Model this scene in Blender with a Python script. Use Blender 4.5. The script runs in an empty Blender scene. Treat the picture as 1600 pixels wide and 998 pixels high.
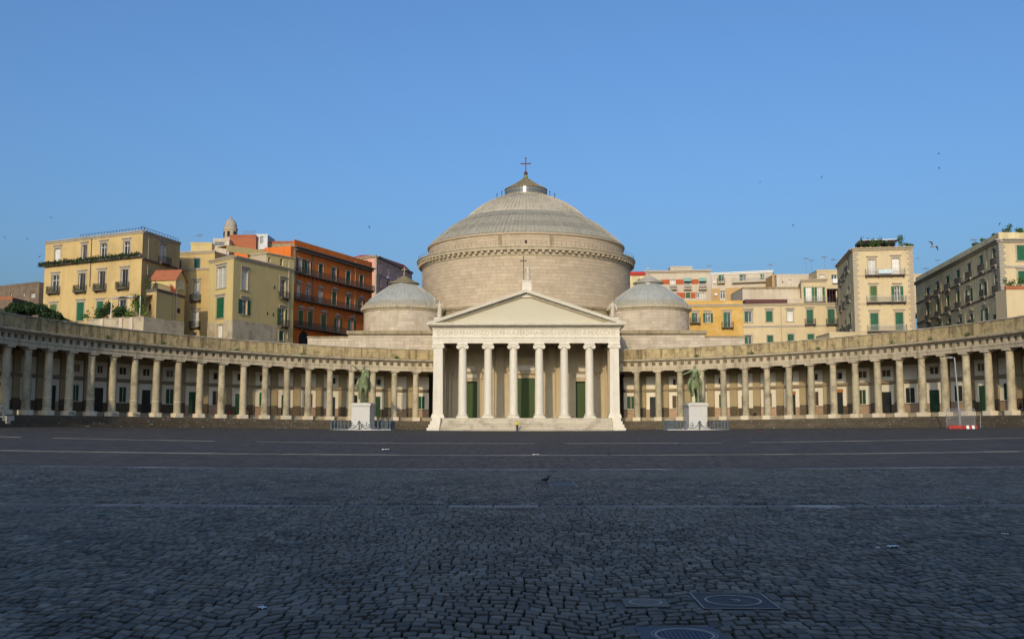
import bpy, bmesh, math, random
import numpy as np
from mathutils import Vector, Matrix
random.seed(7)
rng = np.random.default_rng(11)
R_ = math.radians
scene = bpy.context.scene
COL = scene.collection

# ------------------------------------------------------------------ camera, sky, sun, exposure
F = 1538.0                       # focal length in pixels of the 1600 px wide photograph
EYE = Vector((0.0, 0.0, 2.4))
PITCH, YAW = R_(5.6), math.atan(22 / F)
cam_data = bpy.data.cameras.new('camera')
cam_data.sensor_width = 36.0
cam_data.lens = F * 36.0 / 1600.0
cam_data.clip_start, cam_data.clip_end = 0.1, 3000.0
cam = bpy.data.objects.new('camera', cam_data)
cam.location = EYE
cam.rotation_euler = (math.pi / 2 + PITCH, 0, YAW)
COL.objects.link(cam)
scene.camera = cam

SUN_EL, SUN_AZ = R_(21.3), R_(192.0)      # behind the viewer and a little to the left
world = bpy.data.worlds.new('World')
scene.world = world
world.use_nodes = True
wn = world.node_tree.nodes
wl = world.node_tree.links
for n in list(wn):
    wn.remove(n)
sky = wn.new('ShaderNodeTexSky')
sky.sky_type = 'NISHITA'
sky.sun_disc = False
sky.sun_elevation = SUN_EL
sky.sun_rotation = SUN_AZ
sky.altitude = 50
sky.air_density = 1.2
sky.dust_density = 5.0
sky.ozone_density = 8.0
bg = wn.new('ShaderNodeBackground')
bg.inputs['Strength'].default_value = 0.15
wo = wn.new('ShaderNodeOutputWorld')
wl.new(sky.outputs[0], bg.inputs['Color'])
wl.new(bg.outputs[0], wo.inputs['Surface'])

sun_data = bpy.data.lights.new('sun', 'SUN')
sun_data.energy = 2.0
sun_data.angle = R_(0.53)
sun_data.color = (1.0, 0.815, 0.545)
sun = bpy.data.objects.new('sun', sun_data)
tosun = Vector((math.sin(SUN_AZ) * math.cos(SUN_EL), math.cos(SUN_AZ) * math.cos(SUN_EL), math.sin(SUN_EL)))
sun.rotation_euler = (-tosun).to_track_quat('-Z', 'Y').to_euler()
sun.location = tosun * 200
COL.objects.link(sun)

scene.view_settings.view_transform = 'Standard'
scene.view_settings.look = 'None'
scene.view_settings.gamma = 1.0
scene.view_settings.use_curve_mapping = False
scene.view_settings.exposure = 0.27

# ------------------------------------------------------------------ measuring helpers
_cp, _sp, _cy, _sy = math.cos(PITCH), math.sin(PITCH), math.cos(YAW), math.sin(YAW)
FWD = Vector((-_sy * _cp, _cy * _cp, _sp))
RGT = Vector((_cy, _sy, 0))
UPV = RGT.cross(FWD)
def ray(px, py):
    return FWD + RGT * ((px - 800) / F) + UPV * ((499 - py) / F)
def at(px, py, Y):
    """the point seen at a pixel of the photograph, at distance Y down the piazza"""
    d = ray(px, py)
    return EYE + d * (Y / d.y)
def gp(px, Y):
    p = at(px, 455, Y)
    return (p.x, p.y)
def zat(px, py, Y):
    return at(px, py, Y).z
KR = 2.7e-4
def rise(x):
    return KR * min(abs(x), 72.0) ** 2
def on_ground(px, py):
    d = ray(px, py)
    z = 0.0
    for _ in range(6):
        t = (z - EYE.z) / d.z
        p = EYE + d * t
        z = rise(p.x)
    return p

# ------------------------------------------------------------------ object helpers
def tag(o, label=None, cat=None, group=None, kind=None):
    if label: o['label'] = label
    if cat: o['category'] = cat
    if group: o['group'] = group
    if kind: o['kind'] = kind
    return o
LOC = {}
def place(o, parent):
    COL.objects.link(o)
    if parent is not None:
        o.parent = parent
        o.matrix_parent_inverse = Matrix.Translation(-LOC.get(parent.name, Vector((0, 0, 0))))
    return o
def empty(name, loc, label=None, cat=None, group=None):
    o = bpy.data.objects.new(name, None)
    o.empty_display_size = 0.3
    o.location = loc
    COL.objects.link(o)
    LOC[o.name] = Vector(loc)
    return tag(o, label, cat, group)
def copy_tree(o, parent=None):
    c = o.copy()
    COL.objects.link(c)
    c.parent = parent
    for ch in list(o.children):
        copy_tree(ch, c)
    return c

class MB:
    def __init__(s):
        s.v, s.f = [], []
    def add(s, vs, fs):
        b = len(s.v)
        s.v += [tuple(p) for p in vs]
        s.f += [tuple(i + b for i in f) for f in fs]
        return s
    def hexa(s, p):     # 4 bottom points ccw, 4 top points
        return s.add(p, [(3, 2, 1, 0), (4, 5, 6, 7), (0, 1, 5, 4), (1, 2, 6, 5), (2, 3, 7, 6), (3, 0, 4, 7)])
    def box(s, x0, x1, y0, y1, z0, z1):
        return s.hexa([(x0, y0, z0), (x1, y0, z0), (x1, y1, z0), (x0, y1, z0), (x0, y0, z1), (x1, y0, z1), (x1, y1, z1), (x0, y1, z1)])
    def obox(s, o, u, n, u0, u1, n0, n1, z0, z1):
        """box in a frame: origin o, horizontal axes u and n"""
        P = lambda a, b, z: (o[0] + u[0] * a + n[0] * b, o[1] + u[1] * a + n[1] * b, z)
        return s.hexa([P(u0, n0, z0), P(u1, n0, z0), P(u1, n1, z0), P(u0, n1, z0), P(u0, n0, z1), P(u1, n0, z1), P(u1, n1, z1), P(u0, n1, z1)])
    def lathe(s, prof, n=32, c=(0, 0), a0=0.0, a1=2 * math.pi, z=0.0, wob=None):
        full = abs(a1 - a0 - 2 * math.pi) < 1e-6
        m = n if full else n + 1
        vs = []
        for i in range(m):
            a = a0 + (a1 - a0) * i / n
            for (r, h) in prof:
                rr = r if wob is None else r * wob(a, h)
                vs.append((c[0] + rr * math.sin(a), c[1] - rr * math.cos(a), z + h))
        k = len(prof)
        fs = []
        for i in range(n):
            j = (i + 1) % m
            for q in range(k - 1):
                fs.append((i * k + q, j * k + q, j * k + q + 1, i * k + q + 1))
        return s.add(vs, fs)
    def tube(s, pts, rad, n=8, caps=True):
        pts = [Vector(p) for p in pts]
        if not hasattr(rad, '__len__'):
            rad = [rad] * len(pts)
        vs, fs = [], []
        up = Vector((0, 0, 1))
        for i, p in enumerate(pts):
            t = (pts[min(i + 1, len(pts) - 1)] - pts[max(i - 1, 0)]).normalized()
            a = t.cross(up if abs(t.z) < 0.95 else Vector((0, 1, 0))).normalized()
            b = a.cross(t)
            for k in range(n):
                w = 2 * math.pi * k / n
                vs.append(p + (a * math.cos(w) + b * math.sin(w)) * rad[i])
        for i in range(len(pts) - 1):
            for k in range(n):
                k2 = (k + 1) % n
                fs.append((i * n + k, i * n + k2, (i + 1) * n + k2, (i + 1) * n + k))
        if caps:
            fs.append(tuple(range(n - 1, -1, -1)))
            fs.append(tuple(range((len(pts) - 1) * n, len(pts) * n)))
        return s.add(vs, fs)
    def prism(s, poly, f0, f1):
        """poly: 2d points; f0, f1 map a 2d point to the two end faces"""
        n = len(poly)
        vs = [f0(p) for p in poly] + [f1(p) for p in poly]
        fs = [tuple(range(n - 1, -1, -1)), tuple(range(n, 2 * n))]
        for i in range(n):
            j = (i + 1) % n
            fs.append((i, j, n + j, n + i))
        return s.add(vs, fs)
    def ball(s, c, r, n=10, sz=1.0):
        prof = [(r * math.sin(math.pi * i / 8) + (1e-4), -r * sz * math.cos(math.pi * i / 8)) for i in range(9)]
        return s.lathe(prof, n, (c[0], c[1]), z=c[2])
    def mesh(s, name, mat, smooth=False):
        me = bpy.data.meshes.new(name)
        me.from_pydata(s.v, [], s.f)
        if mat is not None:
            me.materials.append(mat)
        if smooth:
            me.polygons.foreach_set('use_smooth', [True] * len(me.polygons))
        me.update()
        return me
    def build(s, name, mat, parent=None, smooth=False):
        o = bpy.data.objects.new(name, s.mesh(name, mat, smooth))
        return place(o, parent)
def put(name, me, parent, loc=(0, 0, 0), rz=0.0):
    o = bpy.data.objects.new(name, me)
    o.location = loc
    o.rotation_euler = (0, 0, rz)
    return place(o, parent)
def auto_smooth(o, deg=35):
    me = o.data
    me.polygons.foreach_set('use_smooth', [True] * len(me.polygons))
    try:
        me.set_sharp_from_angle(angle=R_(deg))
    except Exception:
        pass
    return o

# ------------------------------------------------------------------ materials
MAT = {}
def nodes_of(name):
    m = bpy.data.materials.new(name)
    m.use_nodes = True
    nt = m.node_tree
    return m, nt, nt.nodes, nt.links, nt.nodes['Principled BSDF']
def mat(name, col, rough=0.8, var=0.12, scale=1.5, stain=None, stain_amt=0.0, streak=False, rnd=0.0, bump=0.0, bscale=20.0,
        metallic=0.0, spec=0.3, fine=0.0, patch=None, patch_amt=0.0, patch_scale=0.3, along=None):
    """surface: base colour, low-frequency variation, optional stains or streaks, per-piece variation, fine relief"""
    m, nt, N, L, bs = nodes_of(name)
    bs.inputs['Roughness'].default_value = rough
    bs.inputs['Metallic'].default_value = metallic
    bs.inputs['Specular IOR Level'].default_value = spec
    geo = N.new('ShaderNodeNewGeometry')
    nz = N.new('ShaderNodeTexNoise'); nz.inputs['Scale'].default_value = scale; nz.inputs['Detail'].default_value = 6; nz.inputs['Roughness'].default_value = 0.65
    L.new(geo.outputs['Position'], nz.inputs['Vector'])
    ramp = N.new('ShaderNodeMapRange'); ramp.inputs[1].default_value = 0.25; ramp.inputs[2].default_value = 0.75
    ramp.inputs[3].default_value = 1 - var; ramp.inputs[4].default_value = 1 + var
    L.new(nz.outputs['Fac'], ramp.inputs[0])
    fac = ramp.outputs[0]
    if rnd > 0:
        oi = N.new('ShaderNodeObjectInfo')
        ad = N.new('ShaderNodeMath'); ad.operation = 'ADD'
        L.new(oi.outputs['Random'], ad.inputs[0]); L.new(geo.outputs['Random Per Island'], ad.inputs[1])
        fr = N.new('ShaderNodeMath'); fr.operation = 'FRACT'; L.new(ad.outputs[0], fr.inputs[0])
        mr = N.new('ShaderNodeMapRange'); mr.inputs[3].default_value = 1 - rnd; mr.inputs[4].default_value = 1 + rnd
        L.new(fr.outputs[0], mr.inputs[0])
        mu = N.new('ShaderNodeMath'); mu.operation = 'MULTIPLY'
        L.new(fac, mu.inputs[0]); L.new(mr.outputs[0], mu.inputs[1]); fac = mu.outputs[0]
    if fine > 0:
        n3 = N.new('ShaderNodeTexNoise'); n3.inputs['Scale'].default_value = 14; n3.inputs['Detail'].default_value = 4
        L.new(geo.outputs['Position'], n3.inputs['Vector'])
        m3 = N.new('ShaderNodeMapRange'); m3.inputs[1].default_value = 0.3; m3.inputs[2].default_value = 0.7
        m3.inputs[3].default_value = 1 - fine; m3.inputs[4].default_value = 1 + fine
        L.new(n3.outputs['Fac'], m3.inputs[0])
        mu = N.new('ShaderNodeMath'); mu.operation = 'MULTIPLY'
        L.new(fac, mu.inputs[0]); L.new(m3.outputs[0], mu.inputs[1]); fac = mu.outputs[0]
    base = N.new('ShaderNodeRGB'); base.outputs[0].default_value = (*col, 1)
    vm = N.new('ShaderNodeVectorMath'); vm.operation = 'SCALE'
    L.new(base.outputs[0], vm.inputs[0]); L.new(fac, vm.inputs['Scale'])
    out = vm.outputs[0]
    def overlay(out, c2, amt, sc, stk, lo, hi, seed):
        mp = N.new('ShaderNodeMapping'); mp.inputs['Location'].default_value = (seed, seed * 2, seed)
        mp.inputs['Scale'].default_value = (sc, sc, sc * (0.09 if stk else 1.0))
        L.new(geo.outputs['Position'], mp.inputs['Vector'])
        n2 = N.new('ShaderNodeTexNoise'); n2.inputs['Scale'].default_value = 1.0; n2.inputs['Detail'].default_value = 7; n2.inputs['Roughness'].default_value = 0.68
        L.new(mp.outputs[0], n2.inputs['Vector'])
        r2 = N.new('ShaderNodeMapRange'); r2.inputs[1].default_value = lo; r2.inputs[2].default_value = hi
        r2.inputs[3].default_value = 0; r2.inputs[4].default_value = amt
        L.new(n2.outputs['Fac'], r2.inputs[0])
        mx = N.new('ShaderNodeMix'); mx.data_type = 'RGBA'
        L.new(r2.outputs[0], mx.inputs['Factor']); L.new(out, mx.inputs['A']); mx.inputs['B'].default_value = (*c2, 1)
        return mx.outputs['Result']
    if stain is not None:
        out = overlay(out, stain, stain_amt, 1.2 if streak else 0.55, streak, 0.48, 0.66, 3.7)
    if patch is not None:
        out = overlay(out, patch, patch_amt, patch_scale, False, 0.5, 0.62, 11.3)
    if along is not None:          # long blotches running towards the church
        mp = N.new('ShaderNodeMapping'); mp.inputs['Scale'].default_value = (3.2, 0.3, 1)
        L.new(geo.outputs['Position'], mp.inputs['Vector'])
        n4 = N.new('ShaderNodeTexNoise'); n4.inputs['Scale'].default_value = 1.0; n4.inputs['Detail'].default_value = 9; n4.inputs['Roughness'].default_value = 0.75
        L.new(mp.outputs[0], n4.inputs['Vector'])
        r4 = N.new('ShaderNodeMapRange'); r4.inputs[1].default_value = 0.40; r4.inputs[2].default_value = 0.60
        L.new(n4.outputs['Fac'], r4.inputs[0])
        mx = N.new('ShaderNodeMix'); mx.data_type = 'RGBA'
        L.new(r4.outputs[0], mx.inputs['Factor']); L.new(out, mx.inputs['A']); mx.inputs['B'].default_value = (*along, 1)
        out = mx.outputs['Result']
    L.new(out, bs.inputs['Base Color'])
    if bump > 0:
        nb = N.new('ShaderNodeTexNoise'); nb.inputs['Scale'].default_value = bscale; nb.inputs['Detail'].default_value = 5
        L.new(geo.outputs['Position'], nb.inputs['Vector'])
        bp = N.new('ShaderNodeBump'); bp.inputs['Strength'].default_value = bump; bp.inputs['Distance'].default_value = 0.05
        L.new(nb.outputs['Fac'], bp.inputs['Height'])
        L.new(bp.outputs[0], bs.inputs['Normal'])
    MAT[name] = m
    return m
# church and colonnade
mat('ashlar', (0.44, 0.352, 0.242), 0.85, 0.10, 0.8, (0.38, 0.29, 0.19), 0.3, False, rnd=0.09, bump=0.25, bscale=6, fine=0.06)
mat('ashlar_pale', (0.4928, 0.4136, 0.308), 0.85, 0.10, 0.8, (0.34, 0.27, 0.18), 0.4, True, rnd=0.13, bump=0.25, bscale=6, fine=0.08)
mat('mortar', (0.36, 0.29, 0.21), 0.9, 0.1)
mat('marble', (0.644, 0.5934, 0.4738), 0.6, 0.07, 1.2, (0.46, 0.41, 0.32), 0.35, True, bump=0.08, rnd=0.03, patch=(0.55, 0.46, 0.36), patch_amt=0.25, patch_scale=0.7)
mat('marble_step', (0.47, 0.415, 0.31), 0.7, 0.14, 2.5, (0.24, 0.21, 0.15), 0.75, False, bump=0.2, rnd=0.16, fine=0.25)
mat('tympanum', (0.5016, 0.462, 0.3432), 0.85, 0.03, 0.5, (0.52, 0.46, 0.34), 0.15, True)
mat('cornice_stone', (0.44, 0.3696, 0.2464), 0.8, 0.12, 1.5, (0.22, 0.18, 0.12), 0.55, True, bump=0.15)
mat('portico_wall', (0.48, 0.385, 0.235), 0.85, 0.08, 0.7, (0.32, 0.26, 0.18), 0.4, True)
mat('lead', (0.42, 0.375, 0.285), 0.55, 0.12, 1.0, (0.27, 0.24, 0.18), 0.6, True, rnd=0.10, patch=(0.36, 0.29, 0.18), patch_amt=0.5, patch_scale=0.25)
mat('lead_blue', (0.36, 0.355, 0.31), 0.55, 0.10, 1.0, (0.20, 0.22, 0.21), 0.6, True, rnd=0.10)
mat('lead_band', (0.28, 0.26, 0.205), 0.6, 0.2, 1.0, (0.30, 0.28, 0.18), 0.6, True, rnd=0.2)
mat('roof_olive', (0.23, 0.185, 0.1), 0.7, 0.15, 1.0, (0.12, 0.11, 0.07), 0.5, True, rnd=0.1)
mat('grime_stone', (0.3, 0.24, 0.14), 0.9, 0.18, 1.0, (0.10, 0.08, 0.05), 0.65, True, bump=0.3, bscale=5, patch=(0.38, 0.31, 0.20), patch_amt=0.5, patch_scale=0.4, fine=0.1)
mat('attic', (0.42, 0.325, 0.165), 0.92, 0.2, 0.9, (0.07, 0.05, 0.022), 0.9, True, bump=0.3, bscale=5, patch=(0.13, 0.098, 0.05), patch_amt=0.65, patch_scale=0.9, fine=0.15)
mat('coping', (0.42, 0.37, 0.28), 0.9, 0.25, 2.0, (0.12, 0.10, 0.06), 0.6, False, rnd=0.2, bump=0.3, bscale=8)
mat('entablature', (0.484, 0.4048, 0.2728), 0.85, 0.1, 1.2, (0.17, 0.135, 0.085), 0.7, True, bump=0.12, rnd=0.10)
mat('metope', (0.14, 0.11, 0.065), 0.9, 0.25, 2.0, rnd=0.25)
mat('column_stone', (0.4, 0.34, 0.215), 0.88, 0.16, 1.6, (0.14, 0.11, 0.065), 0.75, False, bump=0.3, bscale=9, rnd=0.16, fine=0.12, patch=(0.44, 0.36, 0.24), patch_amt=0.5, patch_scale=0.6)
mat('plinth', (0.66, 0.56, 0.39), 0.8, 0.1, 2.0, (0.40, 0.33, 0.22), 0.4, False, rnd=0.08)
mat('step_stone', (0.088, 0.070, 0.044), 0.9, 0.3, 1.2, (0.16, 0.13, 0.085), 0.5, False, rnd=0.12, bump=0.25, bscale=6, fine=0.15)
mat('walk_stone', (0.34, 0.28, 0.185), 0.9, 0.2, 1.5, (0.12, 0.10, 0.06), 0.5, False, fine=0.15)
mat('tan_wall', (0.38, 0.295, 0.16), 0.9, 0.08, 0.8, (0.26, 0.20, 0.12), 0.35, True)
mat('tan_dark', (0.27, 0.21, 0.13), 0.9, 0.08, 0.8)
mat('white_panel', (0.741, 0.665, 0.5035), 0.9, 0.05, 1.0, (0.50, 0.44, 0.33), 0.3, True, rnd=0.04)
mat('dado', (0.105, 0.078, 0.046), 0.9, 0.3, 2.0, (0.17, 0.13, 0.08), 0.5, False, rnd=0.15, fine=0.15)
mat('dado_pale', (0.40, 0.27, 0.165), 0.9, 0.2, 2.0, (0.24, 0.17, 0.10), 0.5, False, rnd=0.2, fine=0.1)
mat('ceiling_wood', (0.035, 0.022, 0.013), 0.9, 0.2, 1.0)
mat('door_green', (0.022, 0.062, 0.030), 0.6, 0.15, 2.0, rnd=0.25)
mat('church_door', (0.034, 0.062, 0.008), 0.55, 0.08, 1.0)
mat('door_dark', (0.022, 0.024, 0.020), 0.6, 0.2, 2.0, rnd=0.3)
mat('door_brown', (0.085, 0.052, 0.028), 0.7, 0.2, 2.0, rnd=0.3)
mat('orange_panel', (0.42, 0.17, 0.05), 0.8, 0.15)
mat('ink', (0.31, 0.265, 0.185), 0.9, 0.05)
mat('ink_red', (0.4, 0.24, 0.165), 0.9, 0.05)
mat('near_black', (0.02, 0.02, 0.02), 0.9, 0.1)  # plain black; also stands in for the dark inside of vents and arches
mat('iron_dark', (0.045, 0.043, 0.05), 0.6, 0.1, metallic=0.3)
mat('rust_iron', (0.11, 0.045, 0.04), 0.7, 0.15, metallic=0.2)
mat('glass_lantern', (0.21, 0.21, 0.185), 0.2, 0.2, 0.5, rnd=0.35, spec=0.5)
mat('statue_stone', (0.52, 0.45, 0.34), 0.9, 0.15, 2.5, (0.22, 0.18, 0.12), 0.5, True, bump=0.2)
mat('bronze', (0.2, 0.225, 0.1), 0.6, 0.25, 1.6, (0.07, 0.07, 0.03), 0.6, True, metallic=0.2, patch=(0.19, 0.29, 0.19), patch_amt=0.7, patch_scale=1.1)
mat('pedestal', (0.52, 0.5, 0.45), 0.6, 0.04, 1.5, (0.46, 0.43, 0.37), 0.3, True)
mat('cast_iron', (0.085, 0.105, 0.115), 0.6, 0.2, 3.0, rnd=0.1)
# ground
mat('basalt_far', (0.105, 0.094, 0.083), 0.75, 0.16, 0.5, (0.045, 0.046, 0.052), 0.6, False, fine=0.25, bump=0.7, bscale=5, spec=0.08, patch=(0.070, 0.064, 0.060), patch_amt=0.5, patch_scale=0.11, along=(0.043, 0.042, 0.041))
mat('joint_dirt', (0.01, 0.01, 0.01), 1.0, 0.3, 3.0, spec=0.0, patch=(0.015, 0.022, 0.009), patch_amt=0.7, patch_scale=0.5)
mat('cobble', (0.158, 0.136, 0.1), 0.62, 0.28, 0.9, (0.078, 0.067, 0.051), 0.7, False, rnd=0.5, bump=0.35, bscale=30, spec=0.2, fine=0.15, patch=(0.20, 0.17, 0.125), patch_amt=0.6, patch_scale=0.17)
mat('slab', (0.115, 0.110, 0.104), 0.8, 0.15, 2.0, (0.07, 0.07, 0.07), 0.5, False, rnd=0.2, fine=0.15)
mat('slab_pale', (0.140, 0.132, 0.122), 0.8, 0.15, 2.0, (0.16, 0.16, 0.155), 0.5, False, rnd=0.18, fine=0.15)
mat('slab_shade_lift', (0.20, 0.175, 0.14), 0.8, 0.15, 2.0, (0.12, 0.10, 0.08), 0.5, False, rnd=0.35, fine=0.15)  # slab colour lightened to make up for the shadow on the near strips
mat('slab_shade_lift_pale', (0.3, 0.265, 0.215), 0.8, 0.15, 2.0, (0.2, 0.17, 0.13), 0.5, False, rnd=0.3, fine=0.15)  # the paler slab, likewise lightened against that shadow
mat('cover_iron', (0.05, 0.048, 0.045), 0.6, 0.2, 6.0, spec=0.15)
mat('cover_rib', (0.3, 0.27, 0.22), 0.5, 0.2, 6.0, spec=0.5)
mat('cover_blue', (0.032, 0.036, 0.060), 0.6, 0.2, 6.0, spec=0.5)
mat('paper', (0.75, 0.75, 0.73), 0.9, 0.05)
mat('teal_plastic', (0.03, 0.33, 0.28), 0.5, 0.05)
mat('red_paint', (0.34, 0.035, 0.025), 0.6, 0.1)
mat('white_paint', (0.72, 0.70, 0.66), 0.6, 0.06)
mat('grey_metal', (0.30, 0.31, 0.32), 0.5, 0.1, metallic=0.4)
mat('black_plastic', (0.018, 0.018, 0.02), 0.5, 0.1)
mat('skin', (0.42, 0.25, 0.17), 0.7, 0.04)
mat('yellow_cloth', (0.62, 0.50, 0.05), 0.9, 0.05)
mat('dark_cloth', (0.04, 0.04, 0.05), 0.9, 0.1)
mat('orange_cloth', (0.60, 0.20, 0.05), 0.9, 0.05)
mat('feather_dark', (0.035, 0.035, 0.04), 0.8, 0.2)
mat('feather_pale', (0.55, 0.53, 0.50), 0.8, 0.1)
mat('feather_grey', (0.26, 0.26, 0.26), 0.8, 0.1)
# town
mat('yellow_plaster', (0.5368, 0.3872, 0.1628), 0.92, 0.07, 0.5, (0.42, 0.30, 0.13), 0.7, True, fine=0.04, patch=(0.36,0.26,0.12), patch_amt=0.45, patch_scale=0.16)
mat('yellow_shaded', (0.44, 0.3256, 0.1452), 0.92, 0.09, 0.5, (0.34, 0.24, 0.11), 0.7, True, fine=0.05, patch=(0.30,0.22,0.11), patch_amt=0.45, patch_scale=0.16)  # darker copy of the yellow: shade put into the side wall's colour
mat('lemon_plaster', (0.528, 0.4092, 0.176), 0.92, 0.07, 0.5, (0.40, 0.31, 0.14), 0.5, True, fine=0.04, patch=(0.48, 0.38, 0.18), patch_amt=0.5, patch_scale=0.25)
mat('grey_plaster', (0.44, 0.37, 0.25), 0.92, 0.15, 0.6, (0.16, 0.12, 0.08), 0.6, False, fine=0.08)
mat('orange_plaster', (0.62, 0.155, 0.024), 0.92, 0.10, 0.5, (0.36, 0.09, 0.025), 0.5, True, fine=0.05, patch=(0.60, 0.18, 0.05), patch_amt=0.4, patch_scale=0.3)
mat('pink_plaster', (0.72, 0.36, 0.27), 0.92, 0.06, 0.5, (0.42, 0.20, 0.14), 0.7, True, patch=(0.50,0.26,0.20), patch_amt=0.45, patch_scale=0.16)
mat('cream_plaster', (0.5808, 0.4664, 0.2728), 0.92, 0.05, 0.5, (0.52, 0.41, 0.25), 0.7, True, fine=0.03, patch=(0.44,0.34,0.21), patch_amt=0.45, patch_scale=0.16)
mat('cream_lifted', (0.66, 0.555, 0.31), 0.92, 0.06, 0.5, (0.36, 0.28, 0.15), 0.7, True, fine=0.04, patch=(0.40,0.32,0.18), patch_amt=0.45, patch_scale=0.16)  # cream lightened in its colour to brighten walls the sun barely reaches
mat('ochre_plaster', (0.5456, 0.3344, 0.0836), 0.92, 0.10, 0.6, (0.66, 0.45, 0.20), 0.7, False, fine=0.05)
mat('apricot_plaster', (0.4928, 0.3168, 0.132), 0.92, 0.12, 0.6, (0.40, 0.26, 0.12), 0.7, True, patch=(0.36,0.22,0.10), patch_amt=0.45, patch_scale=0.16)
mat('pale_plaster', (0.5456, 0.4664, 0.352), 0.92, 0.06, 0.5, (0.45, 0.36, 0.25), 0.7, True, patch=(0.40,0.32,0.23), patch_amt=0.45, patch_scale=0.16)
mat('brick_red', (0.42, 0.10, 0.035), 0.9, 0.08)
mat('terracotta', (0.36, 0.12, 0.055), 0.9, 0.2, 2.0, (0.22, 0.09, 0.05), 0.5, False)
mat('roof_red', (0.42, 0.04, 0.03), 0.8, 0.12)
mat('brown_ruin', (0.17, 0.125, 0.085), 0.95, 0.25, 0.8, (0.09, 0.065, 0.045), 0.6, False)
mat('trim_grey', (0.36, 0.32, 0.25), 0.88, 0.10, 1.5, (0.22, 0.18, 0.13), 0.45, True)
mat('trim_cream', (0.4136, 0.3432, 0.2376), 0.88, 0.08, 1.5, (0.34, 0.27, 0.18), 0.4, True)
mat('trim_dark', (0.13, 0.105, 0.085), 0.9, 0.15, 1.5)
mat('roof_grey', (0.24, 0.22, 0.19), 0.9, 0.2, 1.0)
mat('shutter_green', (0.014, 0.1, 0.045), 0.6, 0.12, 2.0, rnd=0.3)
mat('shutter_olive', (0.07, 0.13, 0.035), 0.7, 0.12, 2.0, rnd=0.2)
mat('shutter_teal', (0.012, 0.075, 0.055), 0.6, 0.12, 2.0, rnd=0.25)
mat('awning_teal', (0.22, 0.38, 0.32), 0.8, 0.1)
mat('canvas', (0.55, 0.50, 0.40), 0.9, 0.1)
mat('blue_cloth', (0.30, 0.50, 0.56), 0.9, 0.1)
mat('frame_white', (0.68, 0.67, 0.62), 0.7, 0.05)
mat('frame_wood', (0.25, 0.16, 0.09), 0.7, 0.1)
mat('pane_dark', (0.035, 0.035, 0.04), 0.12, 0.2, 0.7, spec=0.5, rnd=0.4)
mat('pane_curtain', (0.52, 0.50, 0.44), 0.35, 0.1, 1.0, spec=0.5, rnd=0.25)
mat('rail_iron', (0.07, 0.065, 0.06), 0.6, 0.1, metallic=0.3)
mat('rail_pale', (0.38, 0.37, 0.34), 0.6, 0.1, metallic=0.3)
mat('leaf_dark', (0.022, 0.045, 0.014), 0.8, 0.3, 1.5, rnd=0.5)
mat('leaf_mid', (0.05, 0.10, 0.02), 0.8, 0.3, 1.5, rnd=0.4)
mat('leaf_light', (0.11, 0.17, 0.03), 0.8, 0.3, 1.5, rnd=0.4)
mat('bark', (0.10, 0.07, 0.045), 0.9, 0.2, 3.0)
mat('flower_red', (0.5, 0.03, 0.04), 0.8, 0.2)
mat('pot', (0.32, 0.12, 0.06), 0.9, 0.15)
# ------------------------------------------------------------------ ground: the piazza sheet
SEAM = 44.2
def build_ground():
    xs = sorted(set([-300, -200, -130, -100] + [i * 4 for i in range(-20, 21)] + [100, 130, 200, 300]))
    ys = sorted(set([-80, -40, 0, 8, 20, 32, SEAM, 60, 80, 100, 130, 165, 190, 240, 320, 450]))
    m = MB()
    for y in ys:
        for x in xs:
            m.v.append((x, y, rise(x)))
    nx = len(xs)
    idx = []
    for j in range(len(ys) - 1):
        for i in range(nx - 1):
            m.f.append((j * nx + i, j * nx + i + 1, (j + 1) * nx + i + 1, (j + 1) * nx + i))
            idx.append(1 if ys[j] < SEAM - 0.01 else 0)
    o = m.build('ground', MAT['basalt_far'])
    o.data.materials.append(MAT['joint_dirt'])
    o.data.polygons.foreach_set('material_index', idx)
    return tag(o, kind='structure')
ground = build_ground()

# iron covers let into the paving: (centre, half width, half depth)
def cover_rect(tl, tr, bl, br):
    a, b, c, d = [on_ground(*q) for q in (tl, tr, bl, br)]
    cx = (a.x + b.x + c.x + d.x) / 4; cy = (a.y + b.y + c.y + d.y) / 4
    return cx, cy, (b.x - a.x + d.x - c.x) / 4, (a.y + b.y - c.y - d.y) / 4
COVERS = [cover_rect((1076, 931), (1187, 931), (1100, 956), (1221, 956)),
          cover_rect((969, 939), (1039, 940), (977, 953), (1050, 953))]
p3 = on_ground(1050, 984)
COVERS.append((p3.x + 0.02, p3.y - 0.45, 0.44, 0.45))
pd = on_ground(879, 757)
DRAIN = (pd.x, pd.y, 0.40, 1.45)
STRIPS = [(26.3, 0.8, 1.25), (SEAM + 0.3, 0.8, 1.9), (61.0, 0.8, 2.4), (87.0, 0.9, 2.9)]
def strip_y(Y, x):
    return Y + 0.004 * x + 0.05 * math.sin(x * 0.35 + Y)

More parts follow.
